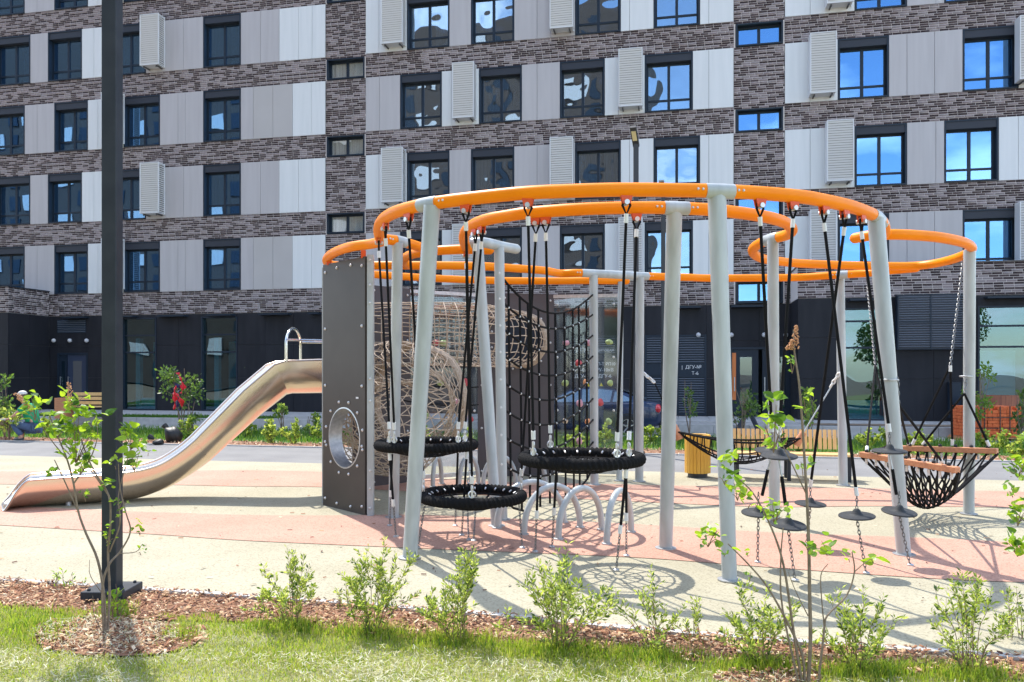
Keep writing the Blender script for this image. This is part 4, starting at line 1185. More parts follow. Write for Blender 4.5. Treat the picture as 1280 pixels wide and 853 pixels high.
# square corner post beside it
mb = MB(); c = GP(463.2, 646); mb.bx(c.x - .034, c.x + .034, c.y - .03, c.y + .05, 0, 2.94); pm_ = part('corner_post', mb, m_post, frame)
mb = MB()
for z in (.1, .32, .52, 1.3, 1.55, 2.4, 2.6, 2.88): mb.ball((c.x, c.y - .03, z), .016, 8, 4)
part('bolt_caps', mb, m_bolt, pm_, smooth=True, kind='stuff')
mb = MB(); cl_ = GP(405, 630); mb.bx(cl_.x - .03, cl_.x + .03, cl_.y + .02, cl_.y + .09, 0, 2.92); part('corner_post', mb, m_post, frame)
for x_ in (.9, .12):
    p = Wf(x_, 2.93, .01); mb = MB(); mb.box(p + Vector((0, 0, .03)), (.05, .05, .09)); part('tube_clamp', mb, m_bracket, frame)
# back wall: plum panel, clear panel, plum panel with tunnel mouth, clear panel
W0 = GP(440, 612); W1 = GP(512, 603.5); W2 = GP(597, 597); W3 = GP(692, 594.5); W4 = GP(772, 596)
back_panels = []
oB1, WB1, LB1 = panel(W0, W1, .0, 2.86, m_panel2, name='panel')
hc = wallpt(650, 425, W2, W3); d_ = (W3 - W2); hs = (Vector((hc.x, hc.y, 0)) - Vector((W2.x, W2.y, 0))).length
oB3, WB3, LB3 = panel(W2, W3, .0, 2.86, m_panel2, hole=(hs, hc.z, .40), name='panel')
m_plexi = glass_mat('clear_polycarbonate', 0.06, (0.86, 0.88, 0.89), wave=0.003, rough=.05)
m_plexf = mat('frosted_edge', (0.62, 0.62, 0.60), .5)
def clear_panel(A, Bp, z0, z1):
    o, W_, L_ = panel(A, Bp, z0, z1, m_plexi, thick=.012, name='clear_panel', bolts=False)
    m2 = MB()
    for k in range(4):
        for s_ in (.06, L_ - .06): m2.ball(W_(s_, z0 + .1 + (z1 - z0 - .2) * k / 3, .012), .02, 8, 4)
    part('bolt_caps', m2, m_bolt, o, smooth=True, kind='stuff')
    for (za, zb) in ((z1, z1 + .05), (z0 - .06, z0)):
        m2 = MB(); vs = [W_(s_, z, o_) for s_ in (0, L_) for z in (za, zb) for o_ in (-.03, .03)]
        m2.add(vs, [(0, 1, 3, 2), (4, 6, 7, 5), (0, 4, 5, 1), (2, 3, 7, 6), (0, 2, 6, 4), (1, 5, 7, 3)]); part('rail', m2, m_galv, o)
    return o, W_, L_
c1, Wc1, Lc1 = clear_panel(W1, W2, .10, 2.80)
c2, Wc2, Lc2 = clear_panel(W3, W4, .10, 2.80)
holdm = {'r': mat('red_climbing_hold', (.50, .07, .08), .5), 'p': mat('pink_climbing_hold', (.58, .30, .36), .5), 'g': mat('green_climbing_hold', (.33, .42, .16), .5),
         'o': mat('orange_climbing_hold', (.62, .25, .10), .5), 'b': mat('beige_climbing_hold', (.62, .48, .36), .5)}
hn = {'r': 'red', 'p': 'pink', 'g': 'green', 'o': 'orange', 'b': 'beige'}
def hold(px, py, c, A, Bp, par):
    p = wallpt(px, py, A, Bp, .05); mb = MB(); s_ = random.Random(int(px * 7 + py))
    mb.ball(p, .052, 9, 6, sq=(s_.uniform(.8, 1.15), .8, s_.uniform(.7, 1.1)))
    mb.v = [(Vector(q) - p) * (1 + .18 * sin(i * 2.7 + px)) + p for i, q in enumerate(mb.v)]
    part('climbing_hold', mb, holdm[c], par, smooth=True, label=hn[c] + ' climbing hold')
for (px, py, c) in ((544, 428.6, 'r'), (552.4, 429.4, 'g'), (566, 453, 'g'), (580, 478, 'r'), (549, 479, 'g'), (569, 501.6, 'p'), (587, 524, 'r'), (521, 428, 'p'), (523, 470, 'b'), (531, 520, 'g')): hold(px, py, c, W1, W2, c1)
for (px, py, c) in ((708, 429, 'p'), (736, 429, 'p'), (761.5, 428, 'g'), (723.5, 454, 'r'), (707, 479, 'g'), (732.5, 478, 'o'), (763, 479, 'g'), (725, 504, 'p'), (750, 503, 'r'), (707, 526, 'b'), (735, 527, 'o'), (761, 527, 'g'), (724.5, 551, 'p')): hold(px, py, c, W3, W4, c2)
# left inner side wall of the tower behind the front panel
mb = MB()
# platform inside the tower where the slide starts
pf = [Vector((FA.x, FA.y + .15, 1.36)), Vector((FB.x, FB.y + .15, 1.36)), Vector((W0.x + .5, W0.y - .3, 1.36)), Vector((W0.x - .3, W0.y - .25, 1.36))]
mb.add(pf + [q - Vector((0, 0, .05)) for q in pf], [(0, 1, 2, 3), (7, 6, 5, 4), (0, 4, 5, 1), (1, 5, 6, 2), (2, 6, 7, 3), (3, 7, 4, 0)])
part('platform', mb, m_panel2, frame)

# ---- beige rope tunnels
def net_tunnel(ctr, rad, nl, nr, r, name, m_, mouth=(1, 1), diag=False, sq=1.0):
    ctr = catmull(ctr, 8); N = len(ctr)
    rs = [rad[0] + (rad[1] - rad[0]) * i / (N - 1) for i in range(N)] if hasattr(rad, '__len__') and len(rad) == 2 else [np.interp(i / (N - 1), np.linspace(0, 1, len(rad)), rad) for i in range(N)]
    T = [(ctr[min(i + 1, N - 1)] - ctr[max(0, i - 1)]).normalized() for i in range(N)]
    fr = []
    for i in range(N):
        s_ = T[i].cross(Vector((0, 0, 1))).normalized(); u = s_.cross(T[i]).normalized(); fr.append((s_, u))
    def S(i, a):
        f_ = i * (N - 1); i0 = int(min(f_, N - 2)); t = f_ - i0
        c = ctr[i0].lerp(ctr[i0 + 1], t); s_ = fr[i0][0].lerp(fr[i0 + 1][0], t); u = fr[i0][1].lerp(fr[i0 + 1][1], t)
        R_ = rs[i0] * (1 - t) + rs[i0 + 1] * t
        wob = 1 + .02 * sin(7 * a + 9 * i)
        return c + (s_ * cos(a) + u * sin(a) * sq) * R_ * wob
    mb = MB()
    for k in range(nl):
        a = 2 * pi * k / nl
        if diag:
            mb.tube([S(i / 22, a + 1.6 * i / 22) for i in range(23)], r, 5); mb.tube([S(i / 22, a - 1.6 * i / 22) for i in range(23)], r, 5)
        else: mb.tube([S(i / 22, a + .03 * sin(i * 1.7 + k)) for i in range(23)], r, 5)
    for j in range(nr + 1):
        i = j / nr; mb.tube([S(i, 2 * pi * k / 28) for k in range(28)], r, 5, False, 0, True)
    o = part(name, mb, m_, frame, smooth=True)
    for e_, i in ((mouth[0], 0), (mouth[1], 1)):
        if e_:
            m2 = MB()
            for dr in (-.02, .03): m2.tube([S(i, 2 * pi * k / 32) + (T[-1] if i else T[0]) * dr for k in range(32)], .038, 7, False, 0, True)
            part('mouth_ring', m2, m_, o, smooth=True)
    return o
net_tunnel([P(455, 418, 11.0), P(520, 418, 11.1), P(590, 419, 11.3), P(628, 422, 11.75), hc + Vector((0, -.02, 0))], (.44, .44, .44, .43, .42), 22, 22, .0075, 'rope_tunnel', m_beigerope, mouth=(1, 1))
hC = Wf(.50, .855, 0)
net_tunnel([hC + Vector((.05, .15, 0)), hC + Vector((.45, .75, .08)), P(492, 505, 10.4), P(524, 500, 10.9)], (.36, .60, .80, .80, .74), 26, 20, .0065, 'rope_tunnel', m_beigerope, mouth=(0, 1), diag=True)

# ---- black climbing net between two posts
def zl(p, h_): return Vector((p[1].x + (p[0].x - p[1].x) * h_ / 3.0, p[1].y + (p[0].y - p[1].y) * h_ / 3.0, h_))
rows = [2.70, 2.42, 2.13, 1.84, 1.54, 1.24, .94, .62]
ncol = 11
nb = MB(); knots = MB()
grid = []
for r_i, h_ in enumerate(rows):
    a = zl(pJ, h_); b = zl(pH, h_ + .03); line = []
    sg = .24 if r_i else .32
    for i in range(41):
        t = i / 40; p = a.lerp(b, t); p.z -= 4 * sg * t * (1 - t) * (1.0 + .25 * (1 - t)); p.y -= .10 * sin(pi * t); line.append(p)
    grid.append(line)
    mb = MB(); mb.tube(line, .014, 6); o = part('net_rope', mb, m_blackrope, frame, smooth=True)
    for q in (line[0], line[-1]): knots.ball(q + Vector((0, -.04, 0)), .022, 7, 4)
for c_ in range(1, ncol):
    t = c_ / ncol; i = int(t * 40); pts = [g_[i] for g_ in grid]
    pts.append(pts[-1] - Vector((0, 0, .42)))
    mb = MB(); mb.tube(catmull(pts, 3), .0135, 6); part('net_rope', mb, m_blackrope, frame, smooth=True)
    for p in pts[1:-1]: knots.ball(p + Vector((0, -.012, 0)), .014, 6, 4)
lo_ = [g_ - Vector((0, 0, .42)) for g_ in grid[-1]]
mb = MB(); mb.tube([zl(pJ, .25)] + lo_[4:37:4] + [zl(pH, .3)], .014, 6); part('net_rope', mb, m_blackrope, frame, smooth=True)
part('net_knots', knots, m_bolt, frame, smooth=True, kind='stuff')
# black rope lines in front of the first clear panel
for (y0, y1) in ((452, 456), (476, 484), (500, 506)):
    a = P(500, y0, 11.0); b = P(598, y1, 12.0); rope(a, b, .010, frame, 'guide_rope', .04, (0, 0))

# ---- silver hoops to crawl over
hoop_group = 'low silver hoops standing in a curved row'
def hoop(a, b, h_, label):
    A = GP(*a); Bp = GP(*b); c = (A + Bp) / 2
    t = thing('hoop', label, 'hoop', (c.x, c.y, 0), hoop_group)
    pts = []
    A.z = B_ = 0
    for i in range(25):
        an = pi * i / 24; sx = -cos(an); hh_ = sin(an) ** .85 if 0 < i < 24 else 0
        p = c.lerp(Bp, sx) if sx >= 0 else c.lerp(A, -sx); pts.append(Vector((p.x, p.y, h_ * hh_)))
    pts[0].z = pts[-1].z = 0
    mb = MB(); mb.tube(pts, .032, 12); part('tube', mb, m_post, t, smooth=True)
    for e_ in (pts[0], pts[-1]):
        mb = MB(); mb.lathe((e_.x, e_.y, .012), [(.05, 0), (.05, .012), (.034, .016)], 12); part('base_flange', mb, m_galv, t)
hoop((758.5, 682), (789, 667), .47, 'rightmost silver hoop, under the right edge of the nearest basket swing')
hoop((698, 676), (752, 664), .47, 'second silver hoop from the right, widest open to the viewer')
hoop((655, 670), (725, 661), .47, 'third silver hoop from the right, tilted behind two hanging ropes')
hoop((621, 662), (705, 655), .47, 'silver hoop starting at the foot of the leaning double post')
hoop((650, 611), (682, 608), .42, 'small silver hoop in front of the plum panel, right of the double post')
hoop((604, 608), (645, 606), .42, 'silver hoop behind the leaning double post by the plum panel')
hoop((574, 609), (598, 606), .42, 'silver hoop seen narrow between the lower basket swing ropes')
hoop((541, 610), (552, 606), .42, 'silver hoop seen edge on, leftmost of the row')

# ================================================================== BASKET SWINGS
def basket(cx_px, cy_px, Z, R_, label, ups, downs, rot=0.0):
    c = P(cx_px, cy_px, Z); z0 = c.z
    t = thing('basket_swing', label, 'basket swing', (c.x, c.y, 0), 'black round basket swings hung from the rings')
    rr = .047; mb = MB(); nu, nv = 440, 12; vs = []
    for i in range(nu):
        a = 2 * pi * i / nu
        for k in range(nv):
            ph = 2 * pi * k / nv
            rad = rr * (1 + .13 * sin(72 * a + 2 * ph))
            vs.append((c.x + (R_ + rad * cos(ph)) * cos(a), c.y + (R_ + rad * cos(ph)) * sin(a), z0 + rad * sin(ph)))
    fs = []
    for i in range(nu):
        for k in range(nv):
            fs.append((i * nv + k, ((i + 1) % nu) * nv + k, ((i + 1) % nu) * nv + (k + 1) % nv, i * nv + (k + 1) % nv))
    mb.add(vs, fs); part('rim', mb, m_blackrope, t, smooth=True)
    mb = MB(); 
    for k in range(12):
        a = 2 * pi * k / 12 + .13
        mb.tube([c + Vector((R_ * s_ * cos(a), R_ * s_ * sin(a), -.12 * (1 - s_ ** 2))) for s_ in (.12, .35, .6, .8, .97)], .010, 5)
    for s_ in (.12, .38, .62, .83):
        n = 24; mb.tube([c + Vector((R_ * (s_ + .02 * sin(12 * 2 * pi * k / n)) * cos(2 * pi * k / n), R_ * s_ * sin(2 * pi * k / n), -.12 * (1 - s_ ** 2))) for k in range(n)], .010, 5, False, 0, True)
    part('seat_net', mb, m_blackrope, t, smooth=True)
    mb = MB()
    for k in range(24):
        a = 2 * pi * k / 24
        p = c + Vector((cos(a), sin(a), 0)) * (R_ - rr * .9) + Vector((0, 0, .022)); mb.tube([p, p + Vector((-cos(a), -sin(a), -.6)) * .024], .008, 6)
    part('rim_thimbles', mb, m_bolt, t, smooth=True, kind='stuff')
    for (top, px, py) in ups:
        # attachment on the rim nearest the pixel
        best = min(((CX + F * q[0] / q[1] - px) ** 2 + ((HY - F * (q[2] - EYE) / q[1]) - py) ** 2 * 2, i) for i, q in enumerate([(c.x + R_ * cos(2 * pi * k / 90), c.y + R_ * sin(2 * pi * k / 90), z0 + .04) for k in range(90)]))[1]
        a = 2 * pi * best / 90; e = Vector((c.x + R_ * cos(a), c.y + R_ * sin(a), z0 + .05))
        o = rope(top, e + Vector((0, 0, .13)), .0115, t, ends=(1, 1))
        mb = MB(); mb.torus(e + Vector((0, 0, .09)), .022, .006, 12, 5, (1, .3, 0)); mb.torus(e + Vector((0, 0, .03)), .03, .007, 12, 5, (cos(a), sin(a), 0)); mb.tube([e + Vector((0, 0, .0)), e + Vector((0, 0, .11))], .012, 6)
        part('shackle', mb, m_bolt, o, smooth=True)
    for (a_px, py, top_px, kind_) in downs:
        g = GP(a_px, py); top = min([Vector((c.x + R_ * cos(2 * pi * k / 90), c.y + R_ * sin(2 * pi * k / 90), z0 - .05)) for k in range(90)], key=lambda q: (q.x - g.x) ** 2 * 2 + (q.y - g.y) ** 2 + 0 * top_px)
        if kind_ == 'c': chain(top, g, t, 'anchor_chain')
        else:
            m_ = top.lerp(g, .62); rope(top, m_, .012, t, 'anchor_rope', ends=(1, 1)); chain(m_, g, t, 'anchor_chain')
        mb = MB(); mb.lathe((g.x, g.y, .012), [(.028, 0), (.028, .01), (.01, .018)], 10); part('ground_eye', mb, m_galv, t)
    return t
b1 = [bracket(ring1, 473.6), bracket([(x, y) for x, y in ring1[2:6]], 482), bracket(ring1[3:7], 511)]
r1_583 = bracket(ring1[5:8], 583); r1_657 = bracket(ring1[7:10], 657); r1_782 = bracket(ring1[9:12], 782)
r2_583 = bracket(ring2[0:2], 582.5); r2_594 = bracket(ring2[3:5], 594); r2_601 = bracket(ring2[3:6], 602)
r2_669 = bracket(ring2[6:8], 669); r2_682 = bracket(ring2[6:9], 683); r2_795 = bracket(ring2[8:10], 795)
basket(533, 556, 8.05, .475, 'upper left black basket swing in front of the beige rope tunnel', [(b1[0], 487, 552), (b1[1], 493, 555), (r2_594, 571, 552), (r2_601, 581, 556)],
       [(487, 659, 0, 'r'), (495, 673, 0, 'r'), (569, 659, 0, 'r'), (577, 671, 0, 'r')])
basket(591, 620, 7.5, .46, 'lowest black basket swing, hanging knee high beside the leaning front left post', [(b1[2], 527, 616), (r2_669, 655, 612), (r1_583, 590, 628), (r2_583, 586, 610)],
       [(522, 687, 0, 'c'), (653, 687, 0, 'c'), (586, 677, 0, 'c'), (592, 678, 0, 'c')])
basket(727, 573, 6.72, .485, 'right black basket swing hanging above the silver hoops', [(r1_657, 668, 570), (r2_682, 690, 566), (r1_782, 771, 577), (r2_795, 787, 570)],
       [(669, 692, 0, 'r'), (690, 686, 0, 'r'), (770, 715, 0, 'r'), (783, 697, 0, 'r')])

# ================================================================== STEPPING PODS
def z_on(a, b, py):
    """point on segment a-b whose image row is py"""
    lo, hi = 0.0, 1.0
    for _ in range(40):
        m_ = (lo + hi) / 2; p = a.lerp(b, m_); y = HY - F * (p.z - EYE) / p.y
        if y < py: lo = m_
        else: hi = m_
    return a.lerp(b, (lo + hi) / 2)
def disc(p, d, par, tilt=(0, 0)):
    q = Vector((tilt[0], tilt[1], 1)).normalized().to_track_quat('Z', 'Y')
    mb = MB(); mb.lathe((0, 0, 0), [(.128, -.009), (.138, -.006), (.140, .001), (.134, .007), (.055, .009), (.038, .022), (.028, .045), (.018, .055)], 26)
    mb.v = [tuple(q @ Vector(v) + p) for v in mb.v]
    return part('disc', mb, m_blackrubber, par, smooth=True)
RGT = 'hanging stepping discs under the right side of the ring'
def pod(bpx, seg, pts, anchor, label):
    top = bracket(ring1[seg[0]:seg[1]], bpx); g = GP(*anchor)
    t = thing('stepping_pod', label, 'stepping pod', (g.x, g.y, 0), RGT)
    # vertical-ish line: depth interpolated by height
    def at(px, py):
        z_ = 1.0
        for _ in range(20):
            s_ = (top.z - z_) / top.z; Y = top.y + (g.y - top.y) * s_; z_ = EYE + (HY - py) / F * Y
        return P(px, py, Y)
    ds = [at(*p) for p in pts]
    rope(top, ds[0] + Vector((0, 0, .16)), .013, t, ends=(1, 1))
    for i, p in enumerate(ds):
        disc(p, .15, t, tilt=(random.uniform(-.05, .05), random.uniform(-.16, -.06)))
        chain(p + Vector((0, 0, .17)), p + Vector((0, 0, .05)), t, 'chain')
        if i + 1 < len(ds):
            nx = ds[i + 1]; mb = MB(); mb.tube([p - Vector((0, 0, .03)), p.lerp(nx, .3)], .008, 6); part('rod', mb, m_galv, t)
            rope(p.lerp(nx, .3), p.lerp(nx, .72), .014, t, 'rope', ends=(0, 0)); 
    chain(ds[-1] - Vector((0, 0, .02)), g, t, 'anchor_chain', .04)
    mb = MB(); mb.lathe((g.x, g.y, .012), [(.028, 0), (.028, .01), (.01, .018)], 10); part('ground_eye', mb, m_galv, t)
pod(951, (11, 14), [(965, 564), (948, 641)], (947, 705), 'leftmost pair of dark stepping discs, one above the other, by the grey post')
pod(991, (12, 15), [(974, 570), (985, 656)], (994, 728), 'pair of stepping discs whose lower disc hangs nearest the viewer')
pod(1030, (13, 16), [(1071, 645)], (1083, 719), 'single stepping disc on a rope crossing to the right')
pod(1056, (14, 17), [(1013, 630)], (1008, 683), 'single stepping disc on a rope crossing to the left')
pod(1077, (15, 18), [(1112, 564), (1124, 640)], (1138, 709), 'pair of stepping discs in front of the leaning right post')

# ================================================================== HAMMOCK SEAT
ham = thing('hammock_seat', 'black rope net seat slung between two red brown beams at the right', 'hammock', (4.9, 8.5, 0))
fa, fb = P(1077, 568, 8.75), P(1197, 588, 7.75)
ba, bb_ = P(1113, 560, 9.55), P(1247, 564, 8.75)
def beam(a, b, w_=.085, h_=.06):
    d = (b - a); L_ = d.length; u = d / L_; s_ = u.cross(Vector((0, 0, 1))).normalized(); up = s_.cross(u)
    mb = MB(); vs = [a + u * (L_ * i) + s_ * (w_ / 2 * j) + up * (h_ / 2 * k) for i in (0, 1) for j in (-1, 1) for k in (-1, 1)]
    mb.add(vs, [(0, 1, 3, 2), (4, 6, 7, 5), (0, 4, 5, 1), (2, 3, 7, 6), (0, 2, 6, 4), (1, 5, 7, 3)])
    o = part('beam', mb, m_wood, ham)
    mod = o.modifiers.new('bevel', 'BEVEL'); mod.width = .006; mod.segments = 2
    for k in range(7):
        p = a + u * (L_ * (k + .4) / 7) + up * (h_ / 2)
        m2 = MB(); m2.ball(p + up * .012, .022, 8, 5); m2.ball(p - up * (h_ + .005), .016, 8, 4)
        part('rope_knob', m2, m_blackrubber, o, smooth=True)
    return o
beam(fa, fb); beam(ba, bb_)
# net bowl between the beams : loops in a staggered honeycomb
low = P(1183, 648, 8.1)
def bowl(s_, t):
    a = fa.lerp(fb, s_); b = ba.lerp(bb_, s_); p = a.lerp(b, t)
    z = low.z; dep = (1 - (2 * s_ - 1) ** 2) * .75 + .25; p = p.copy(); top = p.z - .03
    k = sin(pi * t) ** .8 if 0 < t < 1 else 0
    p.z = top - (top - z) * k * (.35 + .65 * sin(pi * min(1, max(0, .25 + .62 * s_)))) 
    cc = (fa + fb + ba + bb_) / 4 ; pull = .50 * k
    cx_ = fa.lerp(fb, .62).lerp(ba.lerp(bb_, .55), .5)
    p.x += (cx_.x - p.x) * pull; p.y += (cx_.y - p.y) * pull
    return p
mb = MB(); NR, NC = 11, 10; rnd = random.Random(5)
jit = {}
def node(i, j):
    if (i, j) not in jit:
        t = j / NC; s_ = (i + (.5 if j % 2 else 0)) / NR
        if 0 < j < NC: s_ += rnd.uniform(-.012, .012); t += rnd.uniform(-.012, .012)
        jit[(i, j)] = bowl(min(1, max(0, s_)), t)
    return jit[(i, j)]
for j in range(NC):
    for i in range(NR + 1):
        a = node(i, j)
        if j % 2 == 0: tg = [(i, j + 1), (i - 1, j + 1)]
        else: tg = [(i, j + 1), (i + 1, j + 1)]
        for k_, q in enumerate(tg):
            if 0 <= q[0] <= NR and (j % 3 != 1 or (i + k_) % 2 == 0 or True):
                b = node(*q); mb.tube([a, a.lerp(b, .5) - Vector((0, 0, .006)), b], .0095, 6, True)
part('seat_net', mb, m_blackrope, ham, smooth=True)
mb = MB()
for s_ in (0.0, 1.0): mb.tube([bowl(s_, t / 16) for t in range(17)], .016, 7)
part('edge_rope', mb, m_blackrope, ham, smooth=True)
mb = MB()
for k in range(9):
    for (a, b) in ((fa, fb), (ba, bb_)):
        p = a.lerp(b, (k + .5) / 9) - Vector((0, 0, .04)); mb.tube([p, p - Vector((0, 0, .06))], .014, 7)
part('white_ferrules', mb, m_whitefer, ham, smooth=True, kind='stuff')
# suspension
rq = tpath(ring2[22:33], 20)
top1 = min(rq, key=lambda p: abs((CX + F * p.x / p.y) - 1204) + (0 if p.y > 8.9 else 50)) - Vector((0, 0, .06))
K1 = P(1188, 457, 8.95); chain(top1, K1, ham, 'chain', .045, .0048); ferrule(K1, K1 - Vector((0, 0, .1)), parent=ham)
lq = tpath(loopT[19:24], 20); top4 = poly_len_point(lq, 1083) - Vector((0, 0, .06))
K4 = P(1094, 457, 10.2); chain(top4, K4, ham, 'chain', .045, .0048); ferrule(K4, K4 - Vector((0, 0, .1)), parent=ham)
K2 = P(1205.5, 492, 8.9); cl2 = P(1208, 474, 8.95); chain(cl2, K2, ham, 'chain', .045, .0048); mb = MB(); mb.torus(cl2 + Vector((.02, .04, .03)), (.064), .009, 18, 6); part('post_clamp', mb, m_galv, ham, smooth=True)
dz = zl(pD, 1.45); K3 = P(1123, 506, dz.y - .02); cl3 = P(1122, 472, dz.y - .03); chain(cl3, K3, ham, 'chain', .045, .0048)
mb = MB(); mb.torus(zl(pD, 1.55), (.071), .009, 18, 6); part('post_clamp', mb, m_galv, ham, smooth=True)
for (K, e) in ((K1, ba.lerp(bb_, .22)), (K1, ba.lerp(bb_, .60)), (K2, ba.lerp(bb_, .32)), (K2, ba.lerp(bb_, .93)), (K3, fa.lerp(fb, .86)), (K3, ba.lerp(bb_, .18)), (K4, fa.lerp(fb, .06)), (K4, ba.lerp(bb_, .02))):
    rope(K, e + Vector((0, 0, .05)), .0125, ham, 'suspension_rope', ends=(0, 1))
m_ = P(1110, 545, 8.6); rope(zl(pD, .98), fa.lerp(fb, .12) + Vector((0, 0, .05)), .0125, ham, 'suspension_rope', ends=(0, 1))

# ================================================================== FAR NET HAMMOCK
ham2 = thing('net_hammock', 'black net hammock stretched low between the back posts in front of bin and bench', 'hammock', (3.3, 11.6, 0))
h0, h1 = P(846, 540, 11.7), P(1000, 548, 11.6)
def hm(s_, t):
    p = h0.lerp(h1, s_); wd = .05 + .34 * sin(pi * s_) ** .8
    p = p + Vector((0, (t - .5) * wd * 1.3, 0)); p.z -= (.42 * sin(pi * s_)) * (1 - .5 * (2 * t - 1) ** 2) - .12 * (1 if abs(t - .5) > .45 else 0) * sin(pi * s_)
    return p
mb = MB()
for k in range(9): mb.tube([hm(i / 16, k / 8) for i in range(17)], .010 if 0 < k < 8 else .016, 5)
for i in range(1, 16): mb.tube([hm(i / 16, k / 8) for k in range(9)], .009, 5)
part('net', mb, m_blackrope, ham2, smooth=True)
for (p, q) in ((h0, P(818, 478, 11.8)), (h1, P(1040, 482, 11.5))):
    d = (q - p).normalized(); mb = MB(); mb.tube([p - d * .12, p + d * .10], [.06, .045], 10); part('end_block', mb, m_wood, ham2, smooth=True)
    mb = MB(); mb.tube([p, q], .010, 6); part('tie_rope', mb, m_blackrope if p is h0 else m_galv, ham2, smooth=True)
chain(P(818, 478, 11.8), P(800, 463, 11.85), ham2, 'chain', .07, .014, m_whitefer); chain(P(1038, 484, 11.5), P(1049, 467, 11.4), ham2, 'chain', .07, .014, m_whitefer)

# ================================================================== SLIDE
sl = thing('slide', 'long stainless steel slide running down to the left from the brown tower', 'slide', (-4.2, 9.8, 0))
NA, NB = Vector((-2.56, 10.85, 0)), Vector((-5.87, 9.25, 0))
stn = [(406, 450, 406, 491.5), (357, 451.5, 368, 492), (343, 456, 361, 493.5), (305, 488, 327, 520), (243, 551, 264, 577)]
stl = [(243, 551, 264, 577), (230, 562, 252, 586), (216, 572, 236, 597), (200, 581, 217, 608), (182, 587, 196, 617), (160, 591, 170, 625), (135, 594, 140, 629.5), (105, 596.3, 108, 633.5), (75, 598, 77, 636), (42, 600.5, 46, 638.3)]
stx = [(42, 600.5, 46, 638.3), (33, 602.5, 35, 639.4), (22, 614, 21, 640.3), (12, 630, 11, 640.8), (6, 639, 6, 641)]
rimP = [(q[0], q[1]) for q in stn] + [(q[0], q[1]) for q in stl[1:]] + [(q[0], q[1]) for q in stx[1:]]
botP = [(q[2], q[3]) for q in stn] + [(q[2], q[3]) for q in stl[1:]] + [(q[2], q[3]) for q in stx[1:]]
Wd = .68
nd = (NB - NA).normalized(); across = Vector((-nd.y, nd.x, 0)); across = across if across.y > 0 else -across
rim3 = [wallpt(x, y, NA, NB) for x, y in rimP]
bot3 = [wallpt(x, y, NA + across * .16, NB + across * .16) for x, y in botP]
bot3 = [b - across * .16 + Vector((0, 0, 0)) for b in bot3]
for b in bot3: b.z = max(b.z, .02)
def sect(i, n=28):
    r, b = rim3[i], bot3[i]; out = []
    for k in range(n + 1):
        an = pi * k / n; c = -cos(an); s_ = sin(an) ** (.72 if k <= n / 2 else 1.45) if 0 < k < n else 0
        sk = .09 * max(0, (i - (len(rim3) - 22)) / 21)
        out.append(r + (b - r) * s_ + across * (Wd / 2 * (1 + c)) + nd * (sk * (1 + c) / 2))
    return out
def shell(i0, i1):
    mb = MB(); vs = []; n = 28
    for i in range(i0, i1 + 1): vs += sect(i, n)
    fs = []
    for i in range(i1 - i0):
        for k in range(n): fs.append((i * (n + 1) + k, i * (n + 1) + k + 1, (i + 1) * (n + 1) + k + 1, (i + 1) * (n + 1) + k))
    mb.add(vs, fs)
    o = part('trough', mb, m_steel, sl, smooth=True)
    md = o.modifiers.new('thickness', 'SOLIDIFY'); md.thickness = .008; md.offset = 0
    es = o.modifiers.new('crease', 'EDGE_SPLIT'); es.split_angle = radians(35)
    return o
rl = catmull(rim3[4:], 4); bl = catmull(bot3[4:], 4)

def densify(a, b, m_): return [a.lerp(b, k / m_) for k in range(m_)]
cuts0 = [1, 2, 3]; R2, B2, cutsN = [], [], [0]
for i_ in range(4):
    nx_r = rim3[i_ + 1]; nx_b = bot3[i_ + 1]; R2 += densify(rim3[i_], nx_r, 6); B2 += densify(bot3[i_], nx_b, 6); cutsN.append(len(R2))
rim3 = R2 + rl; bot3 = B2 + bl
Nn = len(rim3)
cuts = [0, cutsN[2], cutsN[3], cutsN[4], len(rim3) - 1]
for a, b in zip(cuts[:-1], cuts[1:]): shell(a, b)
for c_ in cuts[1:-1]:
    mb = MB(); mb.tube(sect(c_), .006, 6); part('weld_seam', mb, m_steel, sl, smooth=True)
for off in (0, -1):
    mb = MB(); mb.tube([sect(i_)[off] for i_ in range(len(rim3))], .015, 8); part('rim', mb, m_steel, sl, smooth=True)
mb = MB(); mb.tube(sect(Nn - 1), .015, 8); part('exit_lip', mb, m_steel, sl, smooth=True)
g = wallpt(86, 632, NA + across * .2, NB + across * .2); mb = MB(); mb.tube([Vector((g.x, g.y, 0)), Vector((g.x, g.y, .12))], .035, 12); part('support_foot', mb, m_galv, sl, smooth=True)
# safety hoop with rails over the top of the slide
m_rail = mat('polished_rail', (0.70, 0.69, 0.66), 0.15, 1.0)
r0 = wallpt(358, 452, NA, NB); r1 = r0 + across * Wd - nd * .32; top = wallpt(366, 411, NA + across * Wd / 2, NB + across * Wd / 2).z
mb = MB(); pts = [r0]
for k in range(0, 13):
    an = pi * k / 12; pts.append((r0 + r1) / 2 - (r1 - r0) / 2 * cos(an) + Vector((0, 0, (top - r0.z) - .22 + .22 * sin(an))) )
pts.append(r1); mb.tube(catmull(pts, 3), .02, 10); part('safety_hoop', mb, m_rail, sl, smooth=True)
for off, py in ((0, 425), (1, 429)):
    a = r0.lerp(r1, off); zz = wallpt(360, 425, NA, NB).z; mb = MB(); a = Vector((a.x, a.y, zz)); mb.tube([a, a - nd * .62], .016, 8); part('side_rail', mb, m_rail, sl, smooth=True)

